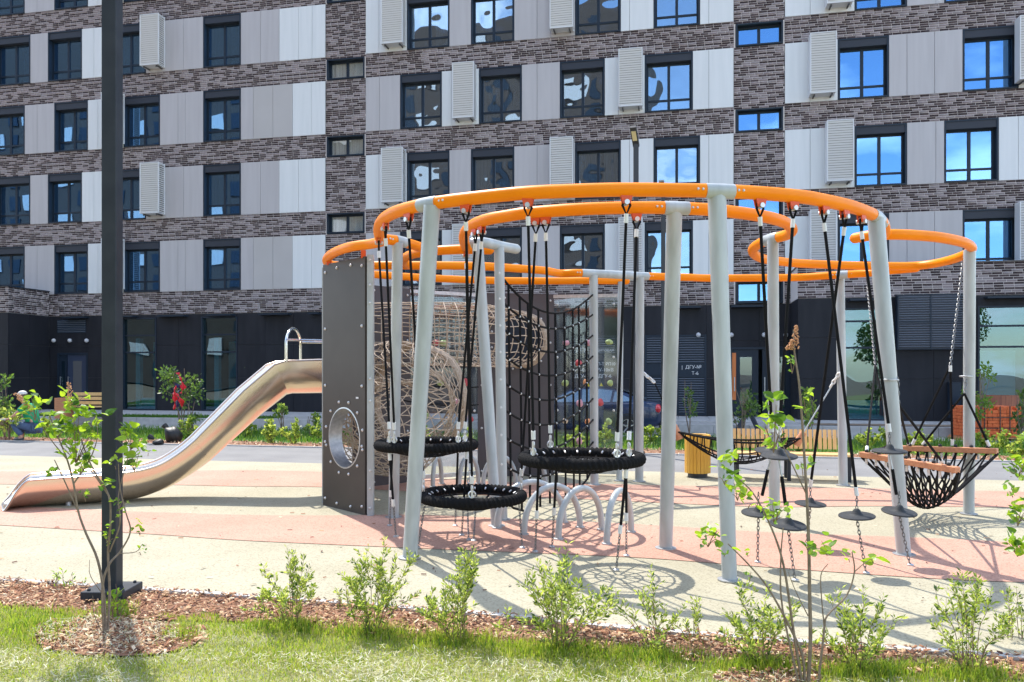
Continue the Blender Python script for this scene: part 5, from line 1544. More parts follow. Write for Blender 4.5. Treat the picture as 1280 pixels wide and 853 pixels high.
# ================================================================== STREET FURNITURE
def lamp(x, y, hgt, label, wd=.105, z0=0.0, head=True, base=True):
    t = thing('street_lamp', label, 'street lamp', (x, y, z0), 'square dark street lamps')
    m_ = m_postdark if wd > .1 else m_pole
    mb = MB(); mb.bx(x - wd / 2, x + wd / 2, y - wd / 2, y + wd / 2, z0 + .03, z0 + hgt)
    o = part('pole', mb, m_, t); md = o.modifiers.new('bevel', 'BEVEL'); md.width = .006; md.segments = 2
    if base:
        mb = MB(); mb.bx(x - .15, x + .15, y - .15, y + .15, z0 + .02, z0 + .075); o = part('base_plate', mb, m_, t); md = o.modifiers.new('bevel', 'BEVEL'); md.width = .004
        mb = MB()
        for a in (-1, 1):
            for b in (-1, 1): mb.lathe((x + a * .11, y + b * .11, z0 + .075), [(.012, 0), (.012, .012), (.008, .016)], 8)
        part('anchor_bolt', mb, m_postdark, t, kind='stuff')
    # slanted lamp head
    a = Vector((x, y, z0 + hgt - .05)); b = a + Vector((-.10, -.30, .22)); 
    mb = MB(); d = b - a; q = d.to_track_quat('Z', 'Y').to_matrix(); mb.box((a + b) / 2, (wd * 1.3, .06, d.length + .1), rot=q)
    hd = part('lamp_head', mb, m_, t)
    mb = MB(); nrm = q @ Vector((0, -1, 0)); nrm = nrm if nrm.z < 0 else -nrm; mb.box((a + b) / 2 + nrm * .034 + d * .1, (wd * .9, .01, d.length * .6), rot=q)
    part('led_panel', mb, mat('unlit_led_panel', (.65, .60, .35), .4), hd)
    return t
L0 = GP(136, 749); lamp(L0.x, L0.y + .05, 6.4, 'thick dark square lamp pole in the foreground on the left, standing in wood chips')
lamp(P(795, 0, 16.0).x, 16.0, 6.25, 'thin black lamp pole whose slanted head shows above the orange rings', .095)
lamp(P(829, 0, 20.2).x, 20.2, 6.2, 'farther thin black lamp pole, mostly hidden behind a light grey post', .095)

# bench with upright back slats
bu0, bv = fu(915, -17), 0
bA, bBp = P(916, 600, 12.35), P(1062, 600, 12.0); bA.z = bBp.z = 0
bd = (bBp - bA); bL = bd.length; bu = bd / bL; bn = Vector((-bu.y, bu.x, 0)); bn = bn if bn.y > 0 else -bn
ben = thing('park_bench', 'timber bench with upright back slats and dark steel legs beside the path', 'bench', tuple((bA + bBp) / 2))
bang = atan2(bu.y, bu.x)
sm_ = MB(); sm_.box((0, 0, 0), (.050, .022, .30)); sme_ = sm_.mesh('back_slat', m_benchwood)
nsl = 24
for i in range(nsl):
    p = bA + bu * (bL * (i + .5) / nsl) + bn * .20 + Vector((0, 0, .60)); inst('back_slat', sme_, ben, p, (radians(-8), 0, bang))
sm_ = MB(); sm_.box((0, 0, 0), (bL, .085, .03)); sme_ = sm_.mesh('seat_board', m_benchwood)
for i in range(4): inst('seat_board', sme_, ben, (bA + bBp) / 2 + bn * (-.26 + .11 * i) + Vector((0, 0, .40)), (0, 0, bang))
for s_ in (.03, .47, .97):
    p = bA + bu * bL * s_; mb = MB(); R_ = Matrix.Rotation(bang, 3, 'Z')
    mb.box(p - bn * .24 + Vector((0, 0, .19)), (.05, .06, .38), rot=R_); mb.box(p + bn * .12 + Vector((0, 0, .19)), (.05, .06, .38), rot=R_)
    mb.box(p - bn * .06 + Vector((0, 0, .365)), (.048, .44, .035), rot=R_); mb.box(p + bn * .225 + Vector((0, 0, .52)), (.05, .02, .40), rot=R_)
    part('leg', mb, m_postdark, ben)

# litter bin
bc = P(872, 597, 12.4); bc.z = 0
bn_ = thing('litter_bin', 'round litter bin of golden upright slats on a black foot', 'litter bin', tuple(bc))
mb = MB(); mb.lathe((bc.x, bc.y, 0), [(.15, .0), (.15, .08), (.17, .08), (.17, .60), (.165, .62), (.13, .62), (.13, .2)], 20); part('drum', mb, m_pole, bn_, smooth=True)
sm_ = MB(); sm_.box((0, 0, 0), (.05, .016, .575)); sme_ = sm_.mesh('slat', m_binwood)
for i in range(22):
    a = 2 * pi * i / 22; inst('slat', sme_, bn_, (bc.x + .188 * cos(a), bc.y + .188 * sin(a), .365), (0, 0, a + pi / 2))
mb = MB(); mb.torus((bc.x, bc.y, .655), .18, .014, 24, 6); part('top_rim', mb, m_binwood, bn_, smooth=True)

# far left bench by the building
fb0 = P(68, 512, 27.0); fb0.z = .02
fbn = thing('park_bench', 'far timber bench by the dark building wall at the left', 'bench', tuple(fb0))
mb = MB(); mb.bx(fb0.x, fb0.x + .38, fb0.y, fb0.y + .5, .1, .80); part('end_block', mb, m_wood, fbn)
sm_ = MB(); sm_.box((0, 0, 0), (1.7, .02, .11)); sme_ = sm_.mesh('back_board', m_benchwood)
for k in range(3): inst('back_board', sme_, fbn, (fb0.x + 1.24, fb0.y + .45, .62 + .15 * k), (0, 0, -TH * .5))
sm_ = MB(); sm_.box((0, 0, 0), (1.7, .10, .03)); sme_ = sm_.mesh('seat_board', m_benchwood)
for k in range(4): inst('seat_board', sme_, fbn, (fb0.x + 1.24, fb0.y + .02 + .12 * k, .50), (0, 0, -TH * .5))
mb = MB(); mb.bx(fb0.x + 1.9, fb0.x + 2.0, fb0.y, fb0.y + .45, .08, .48); part('leg', mb, m_pole, fbn)

# inverted V rack
r_ = P(935, 525, 22.8); zg = 0.0
rk = thing('bike_rack', 'inverted V of flat grey steel standing on the pavement behind the bench', 'bike rack', (r_.x, r_.y, zg))
a, b, c = P(918, 0, 22.9), P(936, 513.5, 22.9), P(951, 0, 22.6); a.z = c.z = ZR + .02
for (p, q) in ((a, b), (b, c)):
    d = q - p; mb = MB(); mb.box((p + q) / 2, (.06, .12, d.length), rot=d.to_track_quat('Z', 'Y').to_matrix()); part('bar', mb, m_shut, rk)

# stack of red bricks on a pallet
m_redb = mat('red_brick', (0.66, 0.12, 0.03), .8, col2=(0.80, 0.19, 0.055), vscale=12, bump=.2)
m_strap = mat('black_strap', (0.02, 0.02, 0.02), .5)
pb = P(1241, 545, 20.6); pb.z = ZR
st = thing('brick_stack', 'pallets of stacked red bricks tied with dark straps', 'brick stack', tuple(pb), None, 0)
def bricks_block(x0, y0, z0, nx, ny, nz, miss=0.0):
    mb = MB(); rr = random.Random(4)
    for i in range(nx):
        for j in range(ny):
            for k in range(nz):
                if k == nz - 1 and rr.random() < miss: continue
                if 0 < i < nx - 1 and 0 < j < ny - 1 and k < nz - 1: continue
                cx_ = x0 + i * .125 + rr.uniform(-.006, .006); cy_ = y0 + j * .25 + rr.uniform(-.01, .01)
                mb.box((cx_, cy_, z0 + .045 + k * .088), (.117, .24, .080))
    return mb
part('brick', bricks_block(pb.x - .52, pb.y, ZR + .12, 10, 4, 9, .15), m_redb, st, kind='stuff')
for x_ in (-.6, 0, .6):
    mb = MB(); mb.bx(pb.x + x_ - .05, pb.x + x_ + .05, pb.y - .12, pb.y + .95, ZR, ZR + .08); part('pallet_block', mb, m_wood, st)
mb = MB(); mb.bx(pb.x - .62, pb.x + .72, pb.y - .13, pb.y + .95, ZR + .082, ZR + .115); part('pallet_deck', mb, m_wood, st)
for x_ in (-.3, .1, .35):
    mb = MB(); mb.bx(pb.x + x_, pb.x + x_ + .02, pb.y - .140, pb.y - .13, ZR + .12, ZR + .92); part('strap', mb, m_strap, st)
for z_ in (.35, .62):
    mb = MB(); mb.bx(pb.x - .56, pb.x + .68, pb.y - .142, pb.y - .132, ZR + z_, ZR + z_ + .02); part('strap', mb, m_strap, st)

# black rubbish bags
m_bag = mat('black_plastic_film', (.012, .012, .013), .5, bump=.8, bscale=9)
def bag(px, py, Z, s, label):
    c = P(px, py, Z); t = thing('rubbish_bag', label, 'rubbish bag', (c.x, c.y, 0)); mb = MB()
    mb.ball((c.x, c.y, s[2] * .8), 1, 18, 12, sq=s); rr = random.Random(int(px))
    ph = [rr.uniform(0, 6) for _ in range(6)]
    mb.v = [((x - c.x) * (1 + .16 * sin(7 * (z + ph[0]) + 5 * (y - c.y)) + .1 * sin(13 * (x - c.x) * 2 + ph[1])) + c.x, (y - c.y) * (1 + .15 * sin(9 * z + ph[2])) + c.y, max(.02, z * (1 + .18 * sin(8 * (x - c.x) + ph[3]) + .1 * sin(21 * (x - c.x) + 9 * (y - c.y))))) for x, y, z in mb.v]
    part('film', mb, m_bag, t, smooth=True)
    mb = MB(); mb.tube([(c.x - .1, c.y, s[2] * 1.5), (c.x - .13, c.y - .02, s[2] * 1.8), (c.x - .2, c.y, s[2] * 2.05)], [.03, .05, .07], 7); part('knot', mb, m_bag, t, smooth=True)
bag(216, 540, 18.6, (.22, .2, .20), 'larger black rubbish bag lying in the bed behind the slide')
bag(198, 548, 18.1, (.11, .11, .09), 'small black rubbish bag left of the larger one')

# ================================================================== CAR
m_carp = mat('dark_blue_car_paint', (0.006, 0.022, 0.07), 0.3, 0.2, coat=.7)
m_carg = glass_mat('car_glass', .35, (.25, .32, .34)); m_tyre = mat('tyre', (.02, .02, .02), .8); m_rim = mat('alloy_rim', (.65, .66, .68), .25, .9)
m_tail = mat('red_tail_light', (.65, .01, .02), .2, coat=1.0); m_under = mat('black_trim', (.015, .015, .016), .6)
cu1 = fu(829, -6.3); carv = -6.2; CL_ = 4.45
car = thing('parked_car', 'dark blue car parked along the road behind the climbing net, tail to the right', 'car', tuple(FW(cu1 - CL_ / 2, carv, ZR)), None, -TH)
ORG[car.name] = Vector((0, 0, 0))
# local: x forward to the right (tail at +CL/2), y away, z up
hl = CL_ / 2
def ringsec(x, hw, zb, zs, hwt, zt):
    return [(x, -hw * .92, zb), (x, -hw, zb + .12), (x, -hw, (zb + zs) / 2 + .05), (x, -hw * .97, zs), (x, -hwt * .85, zt), (x, 0, zt + .015),
            (x, hwt * .85, zt), (x, hw * .97, zs), (x, hw, (zb + zs) / 2 + .05), (x, hw, zb + .12), (x, hw * .92, zb), (x, 0, zb)]
st_ = [(-hl, .62, .35, .58, .6, .60), (-hl + .08, .78, .22, .66, .76, .68), (-hl + .5, .86, .18, .76, .84, .80), (-hl + 1.1, .88, .18, .88, .84, .92), (-.9, .88, .17, .93, .84, .955),
       (-.2, .88, .17, .95, .84, .965), (.6, .88, .17, .96, .84, .975), (1.3, .88, .18, .98, .84, .99), (hl - .45, .86, .22, .99, .82, 1.01), (hl - .12, .80, .30, .96, .78, .985), (hl, .68, .36, .86, .64, .88)]
mb = MB(); vs = []
for s_ in st_: vs += ringsec(*s_)
n = 12; fs = []
for i in range(len(st_) - 1):
    for k in range(n): fs.append((i * n + k, i * n + (k + 1) % n, (i + 1) * n + (k + 1) % n, (i + 1) * n + k))
fs.append(tuple(range(n - 1, -1, -1))); fs.append(tuple((len(st_) - 1) * n + k for k in range(n)))
mb.add(vs, fs); o = part('body', mb, m_carp, car, smooth=True, local=True); md = o.modifiers.new('sub', 'SUBSURF'); md.levels = 2; md.render_levels = 2
# cabin
cab = [(-1.05, .955, .80, .93), (-.35, 1.33, .62, 1.33), (.3, 1.395, .62, 1.395), (.95, 1.35, .60, 1.35), (1.75, 1.02, .74, 1.0)]
def cabin(scale_y, mt, name, zo=0.0):
    mb = MB(); vs = []
    prof = [(-1.05, .95), (-.75, 1.10), (-.35, 1.31), (0, 1.375), (.4, 1.395), (.85, 1.36), (1.25, 1.23), (1.55, 1.10), (1.80, .99)]
    for (x, z) in prof:
        f = (z - .93) / .46; hwb = .82; hwt = .82 - .22 * f
        vs += [(x, -hwb, .92), (x, -(hwb + hwt) / 2, (.92 + z) / 2), (x, -hwt, z - .03 * f), (x, -hwt * .7, z + .005), (x, hwt * .7, z + .005), (x, hwt, z - .03 * f), (x, (hwb + hwt) / 2, (.92 + z) / 2), (x, hwb, .92)]
    n = 8; fs = []
    for i in range(len(prof) - 1):
        for k in range(n - 1): fs.append((i * n + k, i * n + k + 1, (i + 1) * n + k + 1, (i + 1) * n + k))
    mb.add(vs, fs); return part(name, mb, mt, car, smooth=True, local=True)
cabin(1, m_carp, 'cabin')
def sideglass(pts):
    for sgn in (-1, 1):
        mb = MB(); vs = []
        for (x, z) in pts:
            f = max(0, (z - .92) / .46); y = .82 - .22 * f + .012; vs.append((x, sgn * y, z))
        mb.add(vs, [tuple(range(len(vs)))] if sgn < 0 else [tuple(range(len(vs) - 1, -1, -1))]); part('side_window', mb, m_carg2, car, local=True)
m_carg2 = mat('reflecting_car_glass', (.30, .38, .42), .12, .75)
sideglass([(-.85, .97), (-.05, .97), (-.05, 1.31), (-.33, 1.26)]); sideglass([(.02, .97), (.80, .97), (.86, 1.29), (.4, 1.335), (.02, 1.315)]); sideglass([(.87, .98), (1.42, 1.0), (1.30, 1.10), (.93, 1.27)])
mb = MB(); mb.add([(-.98, -.72, .985), (-.98, .72, .985), (-.42, .52, 1.29), (-.42, -.52, 1.29)], [(0, 1, 2, 3)]); mb.v = [(x - .02, y, z + .02) for x, y, z in mb.v]; part('windscreen', mb, m_carg2, car, local=True)
mb = MB(); mb.add([(1.74, -.66, 1.03), (1.74, .66, 1.03), (1.02, .52, 1.335), (1.02, -.52, 1.335)], [(0, 1, 2, 3)]); mb.v = [(x + .01, y, z + .012) for x, y, z in mb.v]; part('rear_window', mb, m_carg2, car, local=True)
for x_ in (-1.35, 1.30):
    for y_ in (-.80, .80):
        mb = MB(); sgn = -1 if y_ < 0 else 1
        mb.tube([(x_, y_ - .10, .31), (x_, y_ - .09, .31), (x_, y_ + .09, .31), (x_, y_ + .10, .31)], [.27, .31, .31, .27], 22); wh = part('wheel', mb, m_tyre, car, smooth=True, local=True)
        mb = MB(); mb.torus((x_, y_ + sgn * .10, .31), .20, .012, 22, 6, (0, 1, 0))
        for k in range(5):
            a = 2 * pi * k / 5 + .3; mb.tube([(x_, y_ + sgn * .105, .31), (x_ + .2 * cos(a), y_ + sgn * .105, .31 + .2 * sin(a))], [.035, .022], 6)
        part('rim', mb, m_rim, wh, smooth=True, local=True)
        mb = MB(); mb.tube([(x_ + .345 * cos(pi * k / 14), y_ * 1.085, .31 + .345 * sin(pi * k / 14)) for k in range(15)], .018, 6); part('wheel_arch', mb, m_under, car, smooth=True, local=True)
for sgn in (-1, 1):
    mb = MB(); mb.ball((hl - .13, sgn * .68, .80), 1, 12, 8, sq=(.10, .16, .13)); part('tail_light', mb, m_tail, car, smooth=True, local=True)
    mb = MB(); mb.ball((-hl + .22, sgn * .66, .62), 1, 12, 8, sq=(.17, .13, .08)); part('headlight', mb, m_carg2, car, smooth=True, local=True)
mb = MB(); mb.bx(hl - .10, hl + .015, -.70, .70, .28, .46); part('bumper', mb, m_under, car, local=True)
mb = MB(); mb.bx(hl - .02, hl + .03, -.26, .26, .62, .73); part('number_plate', mb, m_white, car, local=True)
for x_ in (-.02, .88):
    mb = MB(); mb.bx(x_ - .006, x_ + .006, -.885, -.875, .30, .93); part('door_gap', mb, m_under, car, local=True)
for x_ in (.62, 1.05): 
    mb = MB(); mb.bx(x_ - .08, x_ + .08, -.90, -.87, .80, .83); part('door_handle', mb, m_carp, car, local=True)
mb = MB(); mb.ball((-.72, -.94, 1.0), 1, 10, 6, sq=(.09, .10, .07)); part('mirror', mb, m_carp, car, smooth=True, local=True)

# ================================================================== PERSON
m_skin = mat('skin', (.52, .28, .19), .55); m_green = mat('green_tshirt', (.01, .30, .13), .8, bump=.3, bscale=20); m_jean = mat('blue_jeans', (.07, .11, .20), .85, bump=.3, bscale=30)
m_glove = mat('grey_work_glove', (.55, .55, .53), .8); m_shoe = mat('dark_shoe', (.05, .06, .07), .6); m_hair = mat('brown_hair', (.10, .06, .035), .8); m_cap = mat('pale_cap', (.62, .62, .60), .7)
PX = P(30, 0, 19.2).x; PY = 19.2
per = thing('person', 'person in green t-shirt and jeans crouching in the bed, gloved hands held out', 'person', (PX, PY, 0))
def skin_obj(name, verts, edges, radii, mt, lev=2, root=0):
    me = bpy.data.meshes.new(name); me.from_pydata([Vector(v) for v in verts], edges, [])
    me.materials.append(mt); o = bpy.data.objects.new(name, me); link(o, per)
    sk = o.modifiers.new('skin', 'SKIN'); sk.use_smooth_shade = True
    if not me.skin_vertices: me.attributes
    ld = me.skin_vertices[0].data if me.skin_vertices else None
    return o, sk
def skinned(name, verts, edges, radii, mt, root=0):
    """grow a continuous limb surface along the joints"""
    bm = bmesh.new(); lay = bm.verts.layers.skin.verify(); bv = []
    for v, r in zip(verts, radii):
        q = bm.verts.new(v); q[lay].radius = (r, r) if not hasattr(r, '__len__') else r; bv.append(q)
    bv[root][lay].use_root = True
    for a, b in edges: bm.edges.new((bv[a], bv[b]))
    me = bpy.data.meshes.new(name); bm.to_mesh(me); bm.free(); me.materials.append(mt)
    o = bpy.data.objects.new(name, me); link(o, per)
    sk = o.modifiers.new('skin', 'SKIN'); sk.use_smooth_shade = True
    sb = o.modifiers.new('sub', 'SUBSURF'); sb.levels = 1; sb.render_levels = 2
    return o
# local metres, facing -x ; right side toward the camera (-y)
hip = (.24, 0, .36); ch_ = (.10, 0, .74); nk = (.02, 0, .90); hd_ = (-.04, 0, 1.03)
skinned('body', [hip, (.20, 0, .55), ch_, nk, (-.01, 0, .95), (-.05, 0, 1.06), (.10, -.17, .82), (-.08, -.24, .62), (-.28, -.15, .53), (-.36, -.13, .52),
                 (.10, .17, .82), (-.08, .24, .62), (-.28, .12, .53), (-.36, .11, .52), (.22, -.11, .34), (-.18, -.17, .44), (.05, -.15, .09), (-.08, -.15, .045),
                 (.22, .11, .34), (-.20, .16, .46), (-.12, .15, .09), (-.26, .15, .045)],
        [(0, 1), (1, 2), (2, 3), (3, 4), (4, 5), (2, 6), (6, 7), (7, 8), (8, 9), (2, 10), (10, 11), (11, 12), (12, 13), (0, 14), (14, 15), (15, 16), (16, 17), (0, 18), (18, 19), (19, 20), (20, 21)],
        [.14, .125, .14, .055, .055, .075, .055, .042, .03, .028, .055, .042, .03, .028, .09, .065, .045, .035, .09, .065, .045, .035], m_skin)
skinned('t_shirt', [(.245, 0, .37), (.20, 0, .55), ch_, (.035, 0, .875), (.10, -.18, .825), (0, -.22, .71), (.10, .18, .825), (0, .22, .71)],
        [(0, 1), (1, 2), (2, 3), (2, 4), (4, 5), (2, 6), (6, 7)], [.175, .16, .17, .07, .08, .07, .08, .07], m_green)
skinned('jeans', [(.24, 0, .37), (.22, -.11, .33), (-.19, -.17, .44), (.04, -.15, .13), (.22, .11, .33), (-.21, .16, .46), (-.13, .15, .13)],
        [(0, 1), (1, 2), (2, 3), (0, 4), (4, 5), (5, 6)], [.15, .11, .085, .065, .11, .085, .065], m_jean)
for y_, x_ in ((-.15, .0), (.15, -.17)):
    skinned('shoe', [(x_ + .08, y_, .045), (x_ - .04, y_, .05), (x_ - .16, y_, .035)], [(0, 1), (1, 2)], [.045, .05, .038], m_shoe)
for y_ in (-.13, .11):
    vs_ = [(-.34, y_, .52), (-.40, y_, .52)]; ed = [(0, 1)]; ra = [.034, .042]
    for k in range(4):
        yy = y_ + (k - 1.5) * .024; vs_ += [(-.44, yy, .52), (-.475 + .006 * abs(k - 1.5), yy, .505), (-.48, yy, .475)]; b_ = 2 + 3 * k; ed += [(1, b_), (b_, b_ + 1), (b_ + 1, b_ + 2)]; ra += [.014, .012, .010]
    vs_ += [(-.39, y_ + (.05 if y_ < 0 else -.05), .505), (-.42, y_ + (.06 if y_ < 0 else -.06), .485)]; ed += [(1, 14), (14, 15)]; ra += [.016, .013]
    skinned('glove', vs_, ed, ra, m_glove)
def ploc(nm, mb, mt):
    me = mb.mesh(nm, mt, True); o = bpy.data.objects.new(nm, me); link(o, per); return o
mb = MB(); mb.ball((-.05, 0, 1.07), 1, 16, 12, sq=(.098, .078, .118)); mb.ball((-.15, 0, 1.06), .018, 8, 6, sq=(1, .8, 1.2)); mb.ball((-.04, -.08, 1.06), .022, 8, 6, sq=(.8, .4, 1.3)); mb.ball((-.04, .08, 1.06), .022, 8, 6, sq=(.8, .4, 1.3)); ploc('head', mb, m_skin)
mb = MB(); mb.ball((-.03, 0, 1.10), 1, 14, 9, sq=(.10, .086, .10)); ploc('hair', mb, m_hair)
mb = MB()
for y_ in (-.03, .03): mb.ball((-.138, y_, 1.085), .011, 7, 5)
ploc('eyes', mb, m_shoe)
mb = MB(); mb.ball((-.139, 0, 1.015), 1, 8, 5, sq=(.008, .022, .006)); ploc('mouth', mb, mat('lips', (.45, .13, .11), .5))
mb = MB(); mb.ball((-.035, 0, 1.135), 1, 14, 8, sq=(.105, .09, .075)); mb.ball((-.14, 0, 1.125), 1, 10, 5, sq=(.06, .07, .012)); ploc('cap', mb, m_cap)
mb = MB(); mb.ball((PX - .50, PY, .46), 1, 12, 8, sq=(.11, .12, .10)); t = thing('soil_clump', 'dark root clump held in the crouching person\'s gloves', 'root clump', (PX - .50, PY, .46)); part('clump', mb, m_soil, t, smooth=True)

# ================================================================== PLANTS
lf = [leaf_mat('leaf_lime', (.20, .33, .02), (.50, .70, .035), .46, .35), leaf_mat('leaf_green', (.09, .20, .02), (.28, .48, .03), .48, .4), leaf_mat('leaf_deep', (.04, .11, .015), (.12, .26, .02), .4, .4)]
lw = [leaf_mat('willow_lime', (.27, .34, .05), (.80, .90, .16), .48, .5), leaf_mat('willow_green', (.12, .20, .035), (.54, .68, .10), .45, .5), leaf_mat('willow_deep', (.045, .10, .02), (.12, .22, .03), .4, .5)]
lf_far = [leaf_mat('far_leaf', (.10, .18, .04), (.22, .36, .05), .4), leaf_mat('far_leaf_dark', (.04, .09, .025), (.10, .18, .03), .35)]
m_bark = mat('grey_brown_bark', (.17, .125, .09), .85, col2=(.25, .19, .14), vscale=20, bump=.3); m_twig = mat('twig', (.20, .13, .08), .8)
def leaf_mesh(mt, asp=.62):
    mb = MB(); prof = [(0, 0), (.12, .42), (.32, .5), (.6, .38), (.85, .14), (1.0, 0)]
    vs = []
    for (y, w_) in prof: vs.append((0, y, -.10 * y * y * 1.5 + .0))
    for (y, w_) in prof[1:-1]: vs.append((-w_ * asp, y, .10 - .15 * y * y))
    for (y, w_) in prof[1:-1]: vs.append((w_ * asp, y, .10 - .15 * y * y))
    n = 6; L_, R_ = 6, 10
    fs = [(0, 1, L_), (0, R_, 1)]
    for k in range(3): fs += [(L_ + k, 1 + k, 2 + k, L_ + k + 1), (1 + k, R_ + k, R_ + k + 1, 2 + k)]
    fs += [(L_ + 3, 4, 5), (4, R_ + 3, 5)]
    mb.add(vs, fs); return mb.mesh('leaf', mt)
leaf_me = [leaf_mesh(q) for q in lf]
def stem(par, pts, r0, r1, m_=None, name='stem'):
    q = catmull(pts, 4); n = len(q); mb = MB(); mb.tube(q, [r0 + (r1 - r0) * i / (n - 1) for i in range(n)], 6); return part(name, mb, m_ or m_bark, par, smooth=True)
def leaf_at(par, p, size, rr, mi=None, up=.25):
    az = rr.uniform(0, 2 * pi); d = Vector((cos(az), sin(az), rr.uniform(-.7, .9) + up)).normalized()
    n_ = Vector((rr.uniform(-1, 1), rr.uniform(-1, 1), rr.uniform(.1, 1.4))); x_ = d.cross(n_).normalized(); z_ = x_.cross(d)
    M_ = Matrix((x_, d, z_)).transposed()
    k = mi if mi is not None else rr.choices((0, 1, 2), (.52, .34, .14))[0]
    return inst('leaf', leaf_me[k], par, p, M_.to_euler(), size)
def sapling(label, base, stems, clusters, Z, fsize=.06, seed=1, flowers=(), group=None):
    b = GP(*base); t = thing('lilac_sapling', label, 'sapling', (b.x, b.y, 0), group); rr = random.Random(seed)
    for (pts, r0, r1) in stems:
        q = []
        for i, (x, y, *dz) in enumerate(pts):
            p = P(x, y, Z + (dz[0] if dz else 0)); q.append(p)
        if abs(pts[0][1] - base[1]) < 14: q[0].z = -.02
        stem(t, q, r0, r1)
    for (cx_, cy_, rx, ry, n, *sz) in clusters:
        s0 = (sz[0] if sz else fsize) * 1.12; n = int(n * 1.3)
        for i in range(n):
            a = rr.uniform(0, 2 * pi); k = rr.random() ** .6
            p = P(cx_ + rx * k * cos(a), cy_ + ry * k * sin(a), Z + rr.uniform(-.08, .08)); leaf_at(t, p, s0 * rr.uniform(.6, 1.15), rr)
        # little twigs that carry the cluster
        c = P(cx_, cy_ + ry, Z)
        for i in range(max(1, n // 4)):
            a = rr.uniform(0, 2 * pi); e = P(cx_ + rx * .7 * cos(a), cy_ + ry * .7 * sin(a), Z + rr.uniform(-.05, .05)); stem(t, [c, c.lerp(e, .5) + Vector((0, 0, .01)), e], .0025, .0012, m_twig, 'twig')
    for (x0, y0, x1, y1, w_) in flowers:
        mb = MB(); 
        for i in range(70):
            k = i / 70; p = P(x0 + (x1 - x0) * k + rr.uniform(-w_, w_) * (1 - k * .6), y0 + (y1 - y0) * k, Z + rr.uniform(-.02, .02)); mb.ball(p, .0045, 5, 3)
        part('faded_flower', mb, mat('faded_blossom', (.50, .25, .12), .8), t, smooth=True, kind='stuff')
    return t
sapling('young lilac with lime leaves, its bare stems crossing the foreground lamp pole', (132, 797),
        [([(132, 799), (130, 745), (122, 700), (108, 668), (98, 640), (92, 605), (84, 575), (72, 545), (62, 520)], .010, .004),
         ([(134, 799), (137, 740, .05), (135, 690, .05), (138, 655), (136, 620), (118, 590), (105, 560), (96, 530)], .009, .0035),
         ([(130, 799), (128, 735, -.05), (137, 705, -.05), (150, 690), (163, 665), (157, 640), (150, 610), (148, 580)], .008, .003),
         ([(137, 690, .05), (150, 655), (148, 620), (158, 580), (165, 555)], .005, .002), ([(98, 640), (80, 600), (68, 575)], .005, .003), ([(92, 605), (112, 575), (122, 545), (118, 520)], .005, .002),
         ([(136, 620), (122, 600), (112, 585), (100, 560)], .004, .002), ([(150, 692, -.05), (170, 690), (178, 680)], .003, .0015), ([(130, 745), (113, 720), (112, 700)], .003, .0015),
         ([(84, 575), (60, 545), (42, 515)], .004, .002), ([(133, 799), (118, 770), (116, 745)], .003, .002)],
        [(95, 545, 34, 34, 58), (92, 500, 18, 14, 14), (44, 508, 18, 18, 18), (115, 520, 20, 14, 16), (72, 530, 18, 18, 14), (105, 575, 20, 14, 14, .05), (164, 545, 16, 17, 20), (168, 570, 13, 20, 15), (145, 575, 12, 12, 6, .045),
         (65, 590, 6, 7, 5, .045), (100, 586, 8, 6, 6, .045), (107, 620, 8, 7, 6, .04), (133, 607, 10, 8, 8, .045), (150, 628, 12, 6, 7, .04), (135, 668, 11, 14, 12, .035), (175, 660, 9, 9, 7, .03), (176, 688, 8, 6, 5, .03), (150, 640, 7, 12, 4, .035), (185, 560, 8, 10, 5, .045)],
        4.88, .062, 3, flowers=[(90, 512, 86, 478, 6), (20, 492, 40, 515, 5)])
sapling('taller lilac sapling with a faded orange flower spike in the right foreground', (1008, 866),
        [([(1010, 868), (1013, 800), (1012, 740), (1011, 680), (1009, 630), (1006, 580), (1003, 530), (999, 480), (993, 440), (992, 412)], .011, .004),
         ([(1006, 868), (1003, 820), (985, 780), (960, 735), (935, 705), (910, 680)], .008, .003),
         ([(1004, 868), (992, 790), (982, 720), (972, 680), (955, 640), (940, 615), (925, 600)], .008, .003),
         ([(1000, 868), (978, 760), (976, 700), (979, 660)], .006, .003), ([(1022, 868), (1030, 790), (1034, 770), (1058, 745), (1068, 715), (1065, 690)], .007, .003),
         ([(1031, 790), (1028, 760), (1026, 720), (1035, 705)], .004, .002), ([(1068, 715), (1082, 703), (1092, 698)], .003, .0015), ([(1009, 620), (985, 570), (970, 540)], .004, .002), ([(1010, 770), (995, 740), (985, 715)], .003, .0015)],
        [(967, 530, 16, 36, 26, .062), (906, 590, 13, 16, 10, .058), (913, 572, 14, 10, 8, .058), (922, 612, 12, 14, 10, .055), (935, 628, 8, 8, 4, .045), (968, 640, 18, 15, 24, .045), (885, 668, 18, 16, 20, .045), (905, 688, 10, 8, 6, .045),
         (1012, 688, 16, 10, 7, .055), (1034, 682, 14, 13, 6, .065), (1062, 695, 8, 8, 5, .03), (1092, 698, 10, 6, 4, .055), (1004, 585, 10, 12, 6, .045), (1007, 505, 12, 14, 6, .055), (990, 455, 8, 12, 8, .035), (937, 720, 5, 8, 4, .03), (935, 690, 4, 6, 2, .03)],
        4.12, .055, 5, flowers=[(993, 437, 995, 407, 6), (985, 437, 990, 425, 4)])
